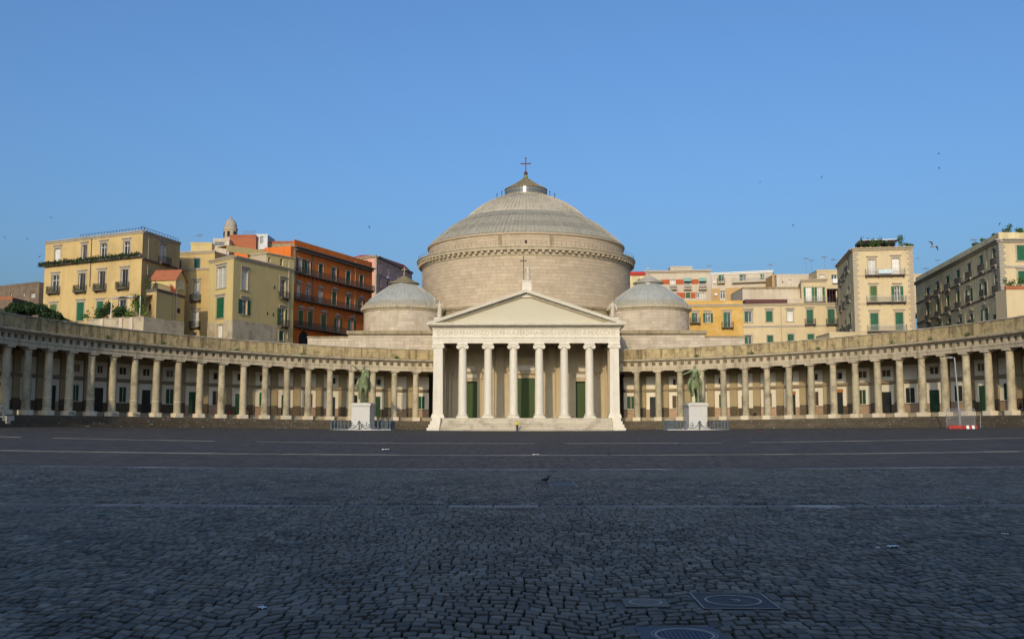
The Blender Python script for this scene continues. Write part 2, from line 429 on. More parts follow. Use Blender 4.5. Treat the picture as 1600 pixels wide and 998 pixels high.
# cobbles: wavy courses of split basalt setts, each a real stone
def build_cobbles():
    stones = []
    pitch = 0.235
    y = 9.6
    def warp(x, v):
        w = abs(math.sin(math.pi * (x + 3.45 + 0.35 * math.sin(v * 0.23)) / 4.4)) ** 0.85
        return v + (0.85 + 0.15 * math.sin(v * 0.31)) * w + 0.06 * math.sin(2 * math.pi * x / 1.3 + v * 0.7) + 0.05 * math.sin(x * 2.1 - v * 1.3)
    blocked = COVERS + [DRAIN]
    v = 8.6
    while v < SEAM + 0.3:
        d = pitch * random.uniform(0.86, 1.16)
        w2 = 0.56 * v + 6.0
        x = -w2 - random.random() * 0.2
        while x < w2:
            w = random.choice((0.135, 0.15, 0.165, 0.175, 0.19, 0.215)) * random.uniform(0.92, 1.1)
            g = random.uniform(0.008, 0.016)
            j = lambda s: random.uniform(-s, s)
            xa, xb, va, vb = x + g, x + w - g, v + g * 1.9, v + d - g * 1.9
            pts = [(xa + j(.014), warp(xa, va) + j(.018)), (xb + j(.014), warp(xb, va) + j(.018)),
                   (xb + j(.014), warp(xb, vb) + j(.018)), (xa + j(.014), warp(xa, vb) + j(.018))]
            cx = sum(p[0] for p in pts) / 4; cy = sum(p[1] for p in pts) / 4
            ok = cy < SEAM - 0.22
            for (bx, by, hw, hd) in blocked:
                if abs(cx - bx) < hw + 0.07 and abs(cy - by) < hd + 0.1:
                    ok = False
            if abs(cy - strip_y(STRIPS[0][0], cx)) < STRIPS[0][1] / 2 + 0.08:
                ok = False
            if ok:
                stones.append((cx, cy, pts))
            x += w
        v += d
    def stone(m, pts, cx, cy):
        z = rise(cx)
        h = 0.045 + random.uniform(-0.007, 0.007)
        tx, ty = random.uniform(-0.05, 0.05), random.uniform(-0.05, 0.05)
        vs = [(px, py, z - 0.01) for px, py in pts]
        vs += [(cx + (px - cx) * 0.97, cy + (py - cy) * 0.97, z + h - 0.010) for px, py in pts]
        vs += [(cx + (px - cx) * 0.84, cy + (py - cy) * 0.86, z + h + (px - cx) * tx + (py - cy) * ty) for px, py in pts]
        fs = [(8, 9, 10, 11)]
        for a in (0, 4):
            for i in range(4):
                k = (i + 1) % 4
                fs.append((a + i, a + k, a + 4 + k, a + 4 + i))
        m.add(vs, fs)
    inview = [s for s in stones if s[1] > 10.35 and abs(s[0] - (-0.0143 * s[1])) < 0.525 * s[1]]
    inview.sort(key=lambda s: s[1])
    single = set(id(s) for s in inview[:300])
    rest = MB()
    for s in stones:
        if id(s) in single:
            m = MB(); stone(m, s[2], s[0], s[1])
            m.build('cobble', MAT['cobble'], ground)
        else:
            stone(rest, s[2], s[0], s[1])
    tag(rest.build('cobble_paving', MAT['cobble'], ground), kind='stuff')
build_cobbles()

# pale stone strips that cross the piazza, slab by slab
for si, (Y, wd, ln) in enumerate(STRIPS):
    st = empty('paving_strip', (0, Y, 0))
    tag(st, kind='structure')
    half = 0.56 * Y + 5
    x = -half
    while x < half:
        l = ln * random.uniform(0.75, 1.3)
        y = strip_y(Y, x + l / 2)
        sl = 0.004
        z = rise(x + l / 2) + 0.036 + random.uniform(-0.004, 0.006)
        pale = random.random() < (0.12 if si == 0 else 0.55 if si == 1 else 0.5 if si == 2 else 0.1)
        if random.random() < (0, .0, .0, .1)[si]:
            x += l; continue
        m = MB()
        x0, x1, y0, y1 = x + 0.012, x + l - 0.012, y - wd / 2, y + wd / 2
        z0, z1 = rise(x0) + 0.036, rise(x1) + 0.036
        b = 0.015
        m.add([(x0, y0, z0 - .06), (x1, y0, z1 - .06), (x1, y1, z1 - .06), (x0, y1, z0 - .06),
               (x0, y0, z0 - b), (x1, y0, z1 - b), (x1, y1, z1 - b), (x0, y1, z0 - b),
               (x0 + b, y0 + b, z0), (x1 - b, y0 + b, z1), (x1 - b, y1 - b, z1), (x0 + b, y1 - b, z0)],
              [(8, 9, 10, 11)] + [(a + i, a + (i + 1) % 4, a + 4 + (i + 1) % 4, a + 4 + i) for a in (0, 4) for i in range(4)])
        m.build('slab', MAT[('slab_shade_lift_pale' if pale else 'slab_shade_lift') if si < 2 else ('slab_pale' if pale else 'slab')], st)
        x += l

# a mortar bed round each cover
for (cx, cy, hw, hd) in COVERS + [DRAIN]:
    m = MB(); zc = rise(cx) + .026
    m.box(cx - hw - .13, cx + hw + .13, cy - hd - .17, cy + hd + .17, zc - .06, zc); m.build('mortar_bed', MAT['cobble'], ground)
# iron covers
def ring(m, cx, cy, z, r0, r1, n=40, h=0.008):
    m.lathe([(r0, 0), (r0, h), (r1, h), (r1, 0)], n, (cx, cy), z=z)
cx, cy, hw, hd = COVERS[0]
z = rise(cx) + 0.038
t = empty('manhole_cover', (cx, cy, z), 'large square iron manhole cover with one wide circular ring', 'manhole cover')
MB().box(cx - hw, cx + hw, cy - hd, cy + hd, z - 0.05, z + 0.004).build('plate', MAT['cover_iron'], t)
m = MB()
m.box(cx - hw, cx - hw + .018, cy - hd, cy + hd, z + 0.004, z + .014); m.box(cx + hw - .018, cx + hw, cy - hd, cy + hd, z + 0.004, z + .014)
m.box(cx - hw + .018, cx + hw - .018, cy - hd, cy - hd + .018, z + 0.004, z + .011); m.box(cx - hw + .018, cx + hw - .018, cy + hd - .018, cy + hd, z + 0.004, z + .011)
m.build('frame', MAT['cover_rib'], t)
m = MB(); ring(m, cx, cy, z + 0.004, 0.335, 0.362, 56); m.build('ring', MAT['cover_rib'], t)
m = MB(); m.lathe([(0.05, 0), (0.05, .008), (0.075, .008), (0.075, 0)], 20, (cx + .02, cy), a0=-0.6, a1=4.0, z=z + 0.004); m.build('lifting_eye', MAT['cover_rib'], t)
cx, cy, hw, hd = COVERS[1]
z = rise(cx) + 0.038
t = empty('drain_grate', (cx, cy, z), 'small square iron drain grate with diagonal ribs and a round rim', 'drain')
MB().box(cx - hw, cx + hw, cy - hd, cy + hd, z - 0.05, z + 0.002).build('plate', MAT['cover_iron'], t)
m = MB()
for k in range(-13, 14):
    a = k * 0.05
    p, q = (max(-hw, a - hd), min(hw, a + hd))
    if q - p > 0.05:
        m.hexa([(cx + p, cy + (p - a), z + .002), (cx + p + .014, cy + (p - a), z + .002), (cx + q + .0, cy + (q - a) - .014, z + .002), (cx + q - .014, cy + (q - a) - .014, z + .002),
                (cx + p, cy + (p - a), z + .009), (cx + p + .014, cy + (p - a), z + .009), (cx + q + .0, cy + (q - a) - .014, z + .009), (cx + q - .014, cy + (q - a) - .014, z + .009)])
m.build('rib', MAT['cover_rib'], t)
m = MB(); ring(m, cx, cy, z + 0.002, 0.185, 0.215, 40, .011); m.build('ring', MAT['cover_rib'], t)
cx, cy, hw, hd = COVERS[2]
z = rise(cx) + 0.038
t = empty('manhole_cover', (cx, cy, z), 'bluish iron manhole cover cut off by the lower picture edge', 'manhole cover')
MB().box(cx - hw, cx + hw, cy - hd, cy + hd, z - 0.05, z + 0.002).build('plate', MAT['cover_blue'], t)
m = MB(); ring(m, cx + .05, cy, z + 0.002, 0.30, 0.33, 48); ring(m, cx + .05, cy, z + 0.002, 0.35, 0.362, 48)
m.build('ring', MAT['cover_rib'], t)
m = MB()
for k in range(-5, 6):
    a = 0.05 * k; q = math.sqrt(0.28 ** 2 - a * a)
    m.box(cx + .05 + a - .01, cx + .05 + a + .01, cy - q, cy + q, z + 0.002, z + .010)
m.build('rib', MAT['cover_blue'], t)
cx, cy, hw, hd = DRAIN
z = rise(cx) + 0.028
t = empty('drain_channel', (cx, cy, z), 'narrow rectangular drain cover beside the pigeon on the paving', 'drain')
MB().box(cx - hw, cx + hw, cy - hd, cy + hd, z - 0.05, z).build('plate', MAT['slab'], t)
for y0 in (cy - hd, cy + hd - .3):
    MB().box(cx - hw, cx + hw, y0, y0 + .3, z, z + .006).build('end_bar', MAT['cover_iron'], t)

# the royal palace behind the viewer: its long shadow lies over the near cobbles
PY, PH = -28.0, 29.0
pal = empty('palace', (0, PY, 0), 'long red and grey palace front facing the church across the piazza', 'palace')
MB().box(-86, 86, PY - 22, PY, -.2, PH - 1.2).build('wall', MAT['brick_red'], pal)
MB().box(-86.8, 86.8, PY - 22, PY + .8, PH - 1.2, PH).build('cornice', MAT['trim_grey'], pal)
MB().box(-86.2, 86.2, PY, PY + .3, -.2, 2.4).build('base_course', MAT['trim_grey'], pal)
for zz in (10.5, 19.5):
    MB().box(-86.2, 86.2, PY, PY + .4, zz, zz + .8).build('string_course', MAT['trim_grey'], pal)
pm = MB().box(-.7, .7, 0, .35, 2.4, PH - 1.2).mesh('pilaster', MAT['trim_grey'])
wm_ = MB().box(-1.1, 1.1, 0, .15, 0, 4.2).mesh('window', MAT['pane_dark'])
for k in range(22):
    x = -84 + 8 * k
    put('pilaster', pm, pal, (x, PY, 0))
    if k < 21:
        for zz in (4.0, 12.8, 21.5):
            put('window', wm_, pal, (x + 4, PY, zz))
# ------------------------------------------------------------------ the domed church
CH = Vector((0, 167, 0))
church = empty('basilica', CH, 'domed stone church with a white columned portico and two small side domes', 'church')
def part(m, name, mt, parent=None, smooth=False, deg=None):
    o = m.build(name, MAT[mt], parent or church, smooth)
    if deg: auto_smooth(o, deg)
    return o
PZ = 2.08                        # portico floor
# stairs between the cheek blocks
NS = 12
for i in range(NS):
    y0 = 161.6 + i * 0.36
    m = MB(); m.box(-14.2, 14.2, y0, y0 + 0.36 if i < NS - 1 else y0 + 0.7, 0 if i == 0 else PZ * i / NS - 0.02, PZ * (i + 1) / NS)
    part(m, 'step', 'marble_step')
MB().box(-14.2, 14.2, 166.26, 180, 0.0, PZ - 0.004).build('portico_floor', MAT['marble_step'], church)
# stepped cheek blocks under the corner piers
for s in (-1, 1):
    for k in range(4):
        z0, z1 = PZ * k / 4, PZ * (k + 1) / 4
        xo = 16.25 - k * 0.2
        xa, xb = sorted((s * 14.2, s * xo))
        m = MB(); m.box(xa, xb, 161.45 + k * 0.75, 180, z0 + (0.0 if k == 0 else 0.0), z1 - (0.0 if k == 3 else 0.003))
        part(m, 'cheek_block', 'marble')
# columns
def column_meshes():
    H, r0, r1 = 12.62, 0.745, 0.645
    shaft = MB()
    prof = []
    for i in range(13):
        t = i / 12
        prof.append((r0 - (r0 - r1) * t ** 1.7, 0.85 + t * (H - 0.85 - 1.0)))
    prof = [(r0 * 1.06, 0.62), (r0 * 1.06, 0.72), (r0 * 1.0, 0.85)] + prof[1:] + [(r1 * 1.07, H - .98), (r1 * 1.07, H - .86), (r1, H - .84), (r1 * 1.0, H - .6)]
    shaft.lathe(prof, 40)
    base = MB()
    base.box(-.99, .99, -.99, .99, 0, 0.24)
    tor = [(.94, .24), (.98, .30), (.98, .40), (.91, .46), (.84, .48), (.84, .53), (.89, .56), (.90, .62), (.79, .66)]
    base.lathe(tor, 36)
    cap = MB()
    zb = H - 0.84
    cap.lathe([(r1, zb + .0), (r1 * 1.25, zb + .28), (r1 * 1.2, zb + .42)], 32)
    cap.box(-.66, .66, -.74, .74, zb + .30, zb + .56)
    cap.box(-.86, .86, -.82, .82, zb + .60, zb + .84)
    for sx in (-1, 1):            # volute rolls
        pts, rr = [], 0.36
        cxv, czv = sx * 0.68, zb + .22
        a0 = []
        for q in range(24):
            w = 2 * math.pi * q / 24
            a0.append((cxv + rr * math.cos(w), czv + rr * math.sin(w)))
        cap.prism(a0, lambda p: (p[0], -0.76, p[1]), lambda p: (p[0], 0.76, p[1]))
        for yy, y2 in ((-.76, -.82), (.76, .82)):
            for (ra, rb) in ((.36, .27), (.18, .11)):
                n = 20
                vs = []
                for q in range(n):
                    w = 2 * math.pi * q / n
                    vs += [(cxv + ra * math.cos(w), yy, czv + ra * math.sin(w)), (cxv + ra * math.cos(w), y2, czv + ra * math.sin(w)),
                           (cxv + rb * math.cos(w), y2, czv + rb * math.sin(w)), (cxv + rb * math.cos(w), yy, czv + rb * math.sin(w))]
                cap.add(vs, [(q * 4 + e, ((q + 1) % n) * 4 + e, ((q + 1) % n) * 4 + e + 1, q * 4 + e + 1) for q in range(n) for e in range(3)])
    cap.box(-.12, .12, -.86, .86, zb + .62, zb + .80)
    return shaft.mesh('column', MAT['marble'], True), base.mesh('base', MAT['marble']), cap.mesh('capital', MAT['marble'])
cms, cmb, cmc = column_meshes()
PX = [-10.78, -6.45, -2.14, 2.22, 6.48, 10.74]
for x in PX:
    o = put('column', cms, church, (x, 167.2, PZ))
    o.data.set_sharp_from_angle(angle=R_(40))
    for nm, me in (('base', cmb), ('capital', cmc)):
        c = bpy.data.objects.new(nm, me); COL.objects.link(c); c.parent = o
cmb.set_sharp_from_angle(angle=R_(40)) if hasattr(cmb, 'set_sharp_from_angle') else None
# corner piers
for s in (-1, 1):
    cx = s * 14.9
    m = MB(); m.hexa([(cx - .84, 166.3, PZ + .7), (cx + .84, 166.3, PZ + .7), (cx + .84, 168.1, PZ + .7), (cx - .84, 168.1, PZ + .7),
                      (cx - .77, 166.38, 13.85), (cx + .77, 166.38, 13.85), (cx + .77, 168.05, 13.85), (cx - .77, 168.05, 13.85)])
    pier = part(m, 'corner_pier', 'marble')
    m = MB(); m.box(cx - 1.12, cx + 1.12, 166.1, 168.3, PZ, PZ + .28); m.box(cx - 1.04, cx + 1.04, 166.17, 168.2, PZ + .28, PZ + .5); m.box(cx - .97, cx + .97, 166.24, 168.15, PZ + .5, PZ + .7)
    part(m, 'base', 'marble')
    m = MB(); m.box(cx - .82, cx + .82, 166.28, 168.15, 13.85, 14.1); m.box(cx - .80, cx + .80, 166.22, 168.2, 14.1, 14.42); m.box(cx - .95, cx + .95, 166.12, 168.25, 14.42, 14.7)
    for e in (-1, 1):
        ring_ = [(cx + e * .78 + .30 * math.cos(2 * math.pi * q / 18), 14.12 + .30 * math.sin(2 * math.pi * q / 18)) for q in range(18)]
        m.prism(ring_, lambda p: (p[0], 166.16, p[1]), lambda p: (p[0], 168.2, p[1]))
    part(m, 'capital', 'marble')
# entablature
W = 15.85
m = MB(); m.box(-W, W, 166.42, 168.1, 14.70, 15.12); m.box(-W - .04, W + .04, 166.36, 168.14, 15.12, 15.56); m.box(-W - .12, W + .12, 166.26, 168.2, 15.56, 15.82)
part(m, 'architrave', 'marble')
m = MB(); m.box(-W, W, 166.42, 168.1, 15.82, 17.12); part(m, 'frieze', 'marble')
m = MB(); m.box(-W - .14, W + .14, 166.26, 168.2, 17.12, 17.3); m.box(-W - .22, W + .22, 166.16, 168.24, 17.3, 17.38)
part(m, 'moulding', 'marble')
x = -W - .1
dm = MB().box(0, .17, 165.98, 166.2, 17.38, 17.55).mesh('dentil', MAT['cornice_stone'])
for k in range(100):
    put('dentil', dm, church, (-W - .1 + k * (2 * W + .04) / 100, 0, 0))
CW = 16.75
m = MB(); m.box(-CW + .35, CW - .35, 165.6, 168.6, 17.55, 17.72); m.box(-CW, CW, 165.25, 168.6, 17.72, 17.98); m.box(-CW - .08, CW + .08, 165.15, 168.6, 17.98, 18.08)
part(m, 'cornice', 'marble')
# side entablatures running back to the body
for s in (-1, 1):
    m = MB()
    xa, xb = sorted((s * 14.3, s * W))
    m.box(xa, xb, 168.1, 181, 14.7, 17.12); m.box(*sorted((s * 14.3, s * (W + .2))), 168.2, 181, 17.12, 17.55); m.box(*sorted((s * 14.3, s * CW)), 168.6, 181, 17.55, 18.08)
    part(m, 'side_entablature', 'marble')
# pediment
APX = 23.75
m = MB(); m.prism([(-15.2, 18.05), (15.2, 18.05), (0, 22.75)], lambda p: (p[0], 166.42, p[1]), lambda p: (p[0], 167.2, p[1]))
part(m, 'tympanum', 'tympanum')
for s in (-1, 1):
    x1, z1 = CW + .08, 18.10
    sl = (APX - z1) / x1
    L_ = math.hypot(x1, APX - z1)
    ux, uz = x1 / L_, (APX - z1) / L_
    nx, nz = -uz, ux
    def rk(t0, t1, d0, d1, ya, yb):
        """raking bar from the eaves (t=0) to the apex, d measured below the roof slope"""
        P = lambda t, d: (-s * (-x1 + ux * L_ * t) * -1 if False else s * (x1 - ux * L_ * t), z1 + uz * L_ * t - d / ux)
        a, b, c, e = P(t0, d1), P(t1, d1), P(t1, d0), P(t0, d0)
        q = [a, b, c, e]
        return MB().prism(q, lambda p: (p[0], ya, p[1]), lambda p: (p[0], yb, p[1]))
    part(rk(0, 1, 0.0, 0.14, 165.1, 182), 'roof_edge', 'marble')
    part(rk(0.012, 1, 0.14, 0.46, 165.22, 168), 'raking_cornice', 'marble')
    part(rk(0.06, 1, 0.46, 0.62, 165.75, 168), 'raking_moulding', 'marble')
    part(rk(0.085, 1, 0.80, 0.98, 166.12, 168), 'raking_moulding', 'cornice_stone')
    part(rk(0.075, 1, 0.62, 0.80, 166.3, 168), 'raking_fillet', 'cornice_stone')
    for k in range(56):
        t = 0.085 + 0.91 * k / 56
        part(rk(t, t + 0.0095, 0.62, 0.79, 165.98, 166.31), 'dentil', 'marble')
# inscription, upright Roman capitals cut into the frieze
def letters(txt, size, mt, name, parent, loc, width=None, spacing=1.0):
    cu = bpy.data.curves.new(name, 'FONT')
    cu.body = txt; cu.size = size; cu.extrude = 0.012; cu.space_character = spacing
    cu.offset = -0.022
    to = bpy.data.objects.new(name + '_tmp', cu)
    COL.objects.link(to)
    dg = bpy.context.evaluated_depsgraph_get()
    me = bpy.data.meshes.new_from_object(to.evaluated_get(dg))
    bpy.data.objects.remove(to)
    me.materials.clear(); me.materials.append(MAT[mt])
    xs = [v.co.x for v in me.vertices]
    w = max(xs) - min(xs)
    k = (width / w) if width else 1.0
    x0 = min(xs)
    for v in me.vertices:
        x, y, z = (v.co.x - x0) * k, v.co.y, v.co.z
        v.co = (loc[0] + x, loc[1] - z, loc[2] + y)
    o = bpy.data.objects.new(name, me)
    return place(o, parent)
fx = lambda px: (px - 823) / F * 166.4
letters('D·O·M·D·FRANCISCO·DE·PAVLA·FERDINANDVS·I·EX·VOTO·A·', 1.12, 'ink', 'inscription', church, (fx(684), 166.405, 16.07), fx(919) - fx(684), 1.08)
letters('MDCCCXVI', 1.12, 'ink_red', 'inscription', church, (fx(920.5), 166.405, 16.07), fx(962) - fx(920.5), 1.05)
# portico interior: back wall with three doorways, side walls with arches, coffered ceiling
BW = 176.0
def wall_with_holes(m, holes, x0, x1, z0, z1, y, dep):
    xs = sorted(set([x0, x1] + [h for q in holes for h in q[:2]])); zs = sorted(set([z0, z1] + [h for q in holes for h in q[2:]]))
    for i in range(len(xs) - 1):
        for j in range(len(zs) - 1):
            xm, zm = (xs[i] + xs[i + 1]) / 2, (zs[j] + zs[j + 1]) / 2
            if any(q[0] < xm < q[1] and q[2] < zm < q[3] for q in holes):
                continue
            m.add([(xs[i], y, zs[j]), (xs[i + 1], y, zs[j]), (xs[i + 1], y, zs[j + 1]), (xs[i], y, zs[j + 1])], [(0, 1, 2, 3)])
    for (a, b, c, d) in holes:
        m.add([(a, y, c), (b, y, c), (b, y, d), (a, y, d), (a, y + dep, c), (b, y + dep, c), (b, y + dep, d), (a, y + dep, d)],
              [(0, 4, 5, 1), (1, 5, 6, 2), (2, 6, 7, 3), (3, 7, 4, 0)])
DOORS = [(-10.35, 1.62, 8.55), (0.0, 1.9, 9.9), (10.45, 1.62, 8.55)]
m = MB()
wall_with_holes(m, [(c - w, c + w, PZ, h) for c, w, h in DOORS], -14.2, 14.2, PZ, 16.0, BW, 0.7)
part(m, 'portico_back_wall', 'portico_wall')
for k, (c, w, h) in enumerate(DOORS):
    ht = h if k != 1 else 9.15
    dw = part(MB().box(c - w, c + w, BW + .45, BW + .6, PZ, ht), 'door', 'church_door')
    m = MB()
    for e in (-1, 1):
        for (za, zb) in ((PZ + .4, PZ + 2.6), (PZ + 2.9, PZ + 5.2)):
            xa, xb = sorted((c + e * .18, c + e * (w - .2)))
            m.box(xa, xb, BW + .40, BW + .45, za, min(zb, ht - .3))
    m.build('door_panel', MAT['church_door'], dw)
    fr = MB(); fw = .62
    fr.box(c - w - fw, c - w, BW - .16, BW, PZ, h + fw); fr.box(c + w, c + w + fw, BW - .16, BW, PZ, h + fw); fr.box(c - w, c + w, BW - .16, BW, h, h + fw)
    fr.box(c - w - fw - .12, c - w - fw, BW - .1, BW, PZ, h + fw); fr.box(c + w + fw, c + w + fw + .12, BW - .1, BW, PZ, h + fw)
    part(fr, 'door_surround', 'portico_wall')
    if k == 1:
        part(MB().box(c - w, c + w, BW + .3, BW + .6, 9.15, 9.9), 'transom', 'portico_wall')
        part(MB().box(c - 2.6, c + 2.6, BW - .2, BW, 10.55, 11.4), 'door_frieze', 'marble')
        m = MB(); m.box(c - 3.7, c + 3.7, BW - .85, BW, 12.5, 12.75); m.box(c - 3.5, c + 3.5, BW - .6, BW, 12.25, 12.5); m.box(c - 3.2, c + 3.2, BW - .25, BW, 11.4, 12.25)
        part(m, 'door_hood', 'portico_wall')
        for e in (-1, 1):
            part(MB().box(c + e * 3.05 - .22, c + e * 3.05 + .22, BW - .5, BW, 10.6, 12.25), 'bracket', 'portico_wall')
    else:
        part(MB().box(c - 1.5, c + 1.5, BW - .1, BW, h + fw + .05, h + fw + .75), 'door_frieze', 'marble')
        m = MB(); m.box(c - 2.85, c + 2.85, BW - .7, BW, 10.2, 10.38); m.box(c - 2.6, c + 2.6, BW - .45, BW, 10.0, 10.2)
        part(m, 'door_hood', 'portico_wall')
        for e in (-1, 1):
            part(MB().box(c + e * 2.35 - .16, c + e * 2.35 + .16, BW - .35, BW, 9.0, 10.0), 'bracket', 'portico_wall')
        part(MB().box(c - 1.2, c + 1.2, BW - .06, BW, 10.42, 11.3), 'panel', 'marble')
for x in (-14.0, -6.3, -4.6, 4.6, 6.3, 14.0):
    m = MB(); m.box(x - .62, x + .62, BW - .34, BW, PZ + .5, 13.7); m.box(x - .72, x + .72, BW - .42, BW, PZ, PZ + .5); m.box(x - .75, x + .75, BW - .45, BW, 13.7, 14.6)
    part(m, 'pilaster', 'portico_wall')
for s in (-1, 1):
    # side wall with a tall arched opening
    m = MB(); n = 16
    pts = [(168.3, PZ), (168.3, 15.2), (BW, 15.2), (BW, PZ), (174.6, PZ), (174.6, 9.2)]
    pts += [(172.4 + 2.2 * math.cos(math.pi * q / n), 9.2 + 2.2 * math.sin(math.pi * q / n)) for q in range(1, n)]
    pts += [(170.2, 9.2), (170.2, PZ)]
    xa, xb = s * 14.25, s * 15.6
    m.prism(pts, lambda p: (xa, p[0], p[1]), lambda p: (xb, p[0], p[1]))
    part(m, 'portico_side_wall', 'portico_wall')
    for y in (169.2, 175.6):
        m = MB(); m.box(*sorted((s * 14.0, s * 14.25)), y - .55, y + .55, PZ, 14.0); part(m, 'pilaster', 'portico_wall')
    part(MB().box(*sorted((s * 13.95, s * 14.25)), 170.0, 174.8, 9.0, 9.3) if False else MB().box(*sorted((s * 13.9, s * 14.25)), 168.4, BW, 14.0, 14.4), 'side_cornice', 'portico_wall')
part(MB().box(-14.3, 14.3, 168.1, BW + .5, 15.3, 15.8), 'portico_ceiling', 'ceiling_wood')
for x in PX:
    part(MB().box(x - .5, x + .5, 168.1, BW, 14.7, 15.3), 'ceiling_beam', 'ceiling_wood')
# pediment roof block and vestibule behind the portico
m = MB(); m.prism([(-15.8, 17.2), (15.8, 17.2), (15.8, 18.2), (0, 23.2), (-15.8, 18.2)], lambda p: (p[0], 168.3, p[1]), lambda p: (p[0], 186, p[1]))
part(m, 'portico_roof', 'grime_stone')

# rotunda --------------------------------------------------------------
RC = (0.0, 203.0); RR = 21.5
GZ, GH, GROT = 18.0, 33.05, 0.0
m = MB(); m.lathe([(RR - .12, 0), (RR - .12, 33.2)], 96, RC)
part(m, 'rotunda_core', 'mortar', smooth=True)
def arc_block(r, a, h, dep=0.12, n=3, bev=0.012):
    """curved block, centred on angle 0 (towards the piazza), spanning angle a, height h"""
    m = MB()
    b = bev / r
    aa = [-a / 2 + b + (a - 2 * b) * i / n for i in range(n + 1)]
    for w in aa:
        for (rr, z) in ((r - dep, bev), (r, bev), (r, h - bev), (r - dep, h - bev)):
            m.v.append((rr * math.sin(w), -rr * math.cos(w), z))
    for i in range(n):
        for k in range(4):
            k2 = (k + 1) % 4
            m.f.append((i * 4 + k, (i + 1) * 4 + k, (i + 1) * 4 + k2, i * 4 + k2))
    m.f.append((0, 1, 2, 3)); m.f.append((n * 4 + 3, n * 4 + 2, n * 4 + 1, n * 4))
    return m
def ashlar_ring(c, r, z0, z1, course, lens, mt, amax, singles, name='stone_block', dep=0.12):
    """courses of curved blocks; the most frontal ones are single objects, the others one joined part"""
    nc = max(1, round((z1 - z0) / course)); h = (z1 - z0) / nc
    meshes = {}
    items = []
    for j in range(nc):
        a = -amax + random.uniform(0, lens[0] / r)
        while a < amax:
            l = random.choice(lens)
            da = l / r
            pr = random.choice((0.0, 0.0, 0.012, 0.022, -0.012))
            items.append((abs(a + da / 2), a + da / 2, z0 + j * h, l, pr))
            a += da
    items.sort()
    rest = MB()
    for i, (_, a, z, l, pr) in enumerate(items):
        if i < singles:
            key = (l, pr)
            if key not in meshes:
                meshes[key] = arc_block(r + pr, l / r, h, dep).mesh(name, MAT[mt])
            put(name, meshes[key], church, (c[0], c[1], z), a)
        else:
            b = arc_block(r + pr, l / r, h, dep)
            ca, sa = math.cos(a), math.sin(a)
            rest.add([(c[0] + x * ca - y * sa, c[1] + x * sa + y * ca, zz + z) for x, y, zz in b.v], b.f)
    if rest.v:
        tag(rest.build(name + '_courses', MAT[mt], church), kind='stuff')
ashlar_ring(RC, RR, 16.5, 32.2, 0.66, (1.1, 1.35, 1.6, 1.9, 2.3), 'ashlar', 1.65, 300)
# string course above the pediment, drum cornice with modillions
m = MB(); m.lathe([(RR, 22.3), (RR + .45, 22.45), (RR + .55, 22.75), (RR + .1, 22.95), (RR, 22.95)], 96, RC); part(m, 'string_course', 'grime_stone')
m = MB(); m.lathe([(RR + .32, 16.5), (RR + .32, 22.35)], 96, RC); part(m, 'rotunda_base', 'grime_stone', smooth=True)
m = MB(); m.lathe([(RR - .1, 32.2), (RR + .12, 32.25), (RR + .2, 32.55), (RR + .25, 33.1), (RR + .95, 33.2), (RR + 1.0, 33.6), (RR + 1.15, 33.75), (RR + 1.15, 33.95), (20.0, 34.25)], 128, RC)
part(m, 'drum_cornice', 'cornice_stone', deg=30)
NM = 108
md = MB(); md.box(-.24, .24, -(RR + .88), -(RR + .1), 0, .42); mdm = md.mesh('modillion', MAT['ashlar'])
for k in range(-31, 32):
    put('modillion', mdm, church, (RC[0], RC[1], 32.74), 2 * math.pi * (k + .5) / NM)
# railing on the cornice, upper ring, dome
m = MB()
for k in range(-40, 41):
    a = math.pi * k / 80 * 1.1
    x, y = RC[0] + (RR + .8) * math.sin(a), RC[1] - (RR + .8) * math.cos(a)
    m.box(x - .02, x + .02, y - .02, y + .02, 33.9, 34.9)
part(m, 'cornice_railing', 'rail_iron')
m = MB(); m.lathe([(20.05, 33.9), (20.05, 36.6)], 96, RC); part(m, 'attic_core', 'mortar', smooth=True)
ashlar_ring(RC, 20.17, 34.15, 36.45, 0.58, (1.2, 1.6, 2.1), 'ashlar', 1.6, 0, 'attic_block')
m = MB(); m.lathe([(20.1, 36.4), (20.45, 36.5), (20.5, 36.85), (19.9, 37.0)], 128, RC); part(m, 'attic_cornice', 'ashlar', deg=30)
for a in (-.245, .245):
    x, y = RC[0] + 20.22 * math.sin(a), RC[1] - 20.22 * math.cos(a)
    part(MB().obox((x, y), (math.cos(a), math.sin(a)), (math.sin(a), -math.cos(a)), -.36, .36, -.1, .06, 34.3, 36.3), 'shutter_panel', 'grime_stone')
x, y = RC[0], RC[1] - 20.22
part(MB().box(-.2, .2, y - .05, y + .1, 34.7, 35.3), 'vent', 'near_black')
DP = [(20.3, 36.95), (19.6, 37.75), (18.9, 38.4), (18.87, 38.47), (17.4, 39.7), (17.37, 39.77), (15.9, 40.92), (15.87, 40.98), (14.4, 41.9), (14.37, 41.96), (13.3, 42.55), (12.95, 42.62),
      (12.3, 43.3), (11.4, 44.2), (10.3, 45.1), (9.0, 45.98), (7.6, 46.75), (6.2, 47.35), (5.2, 47.7), (4.7, 47.85)]
m = MB(); m.lathe(DP[:12], 160, RC); part(m, 'dome_rings', 'lead_band', deg=18)
m = MB(); m.lathe(DP[11:], 160, RC); part(m, 'dome', 'lead', smooth=True)
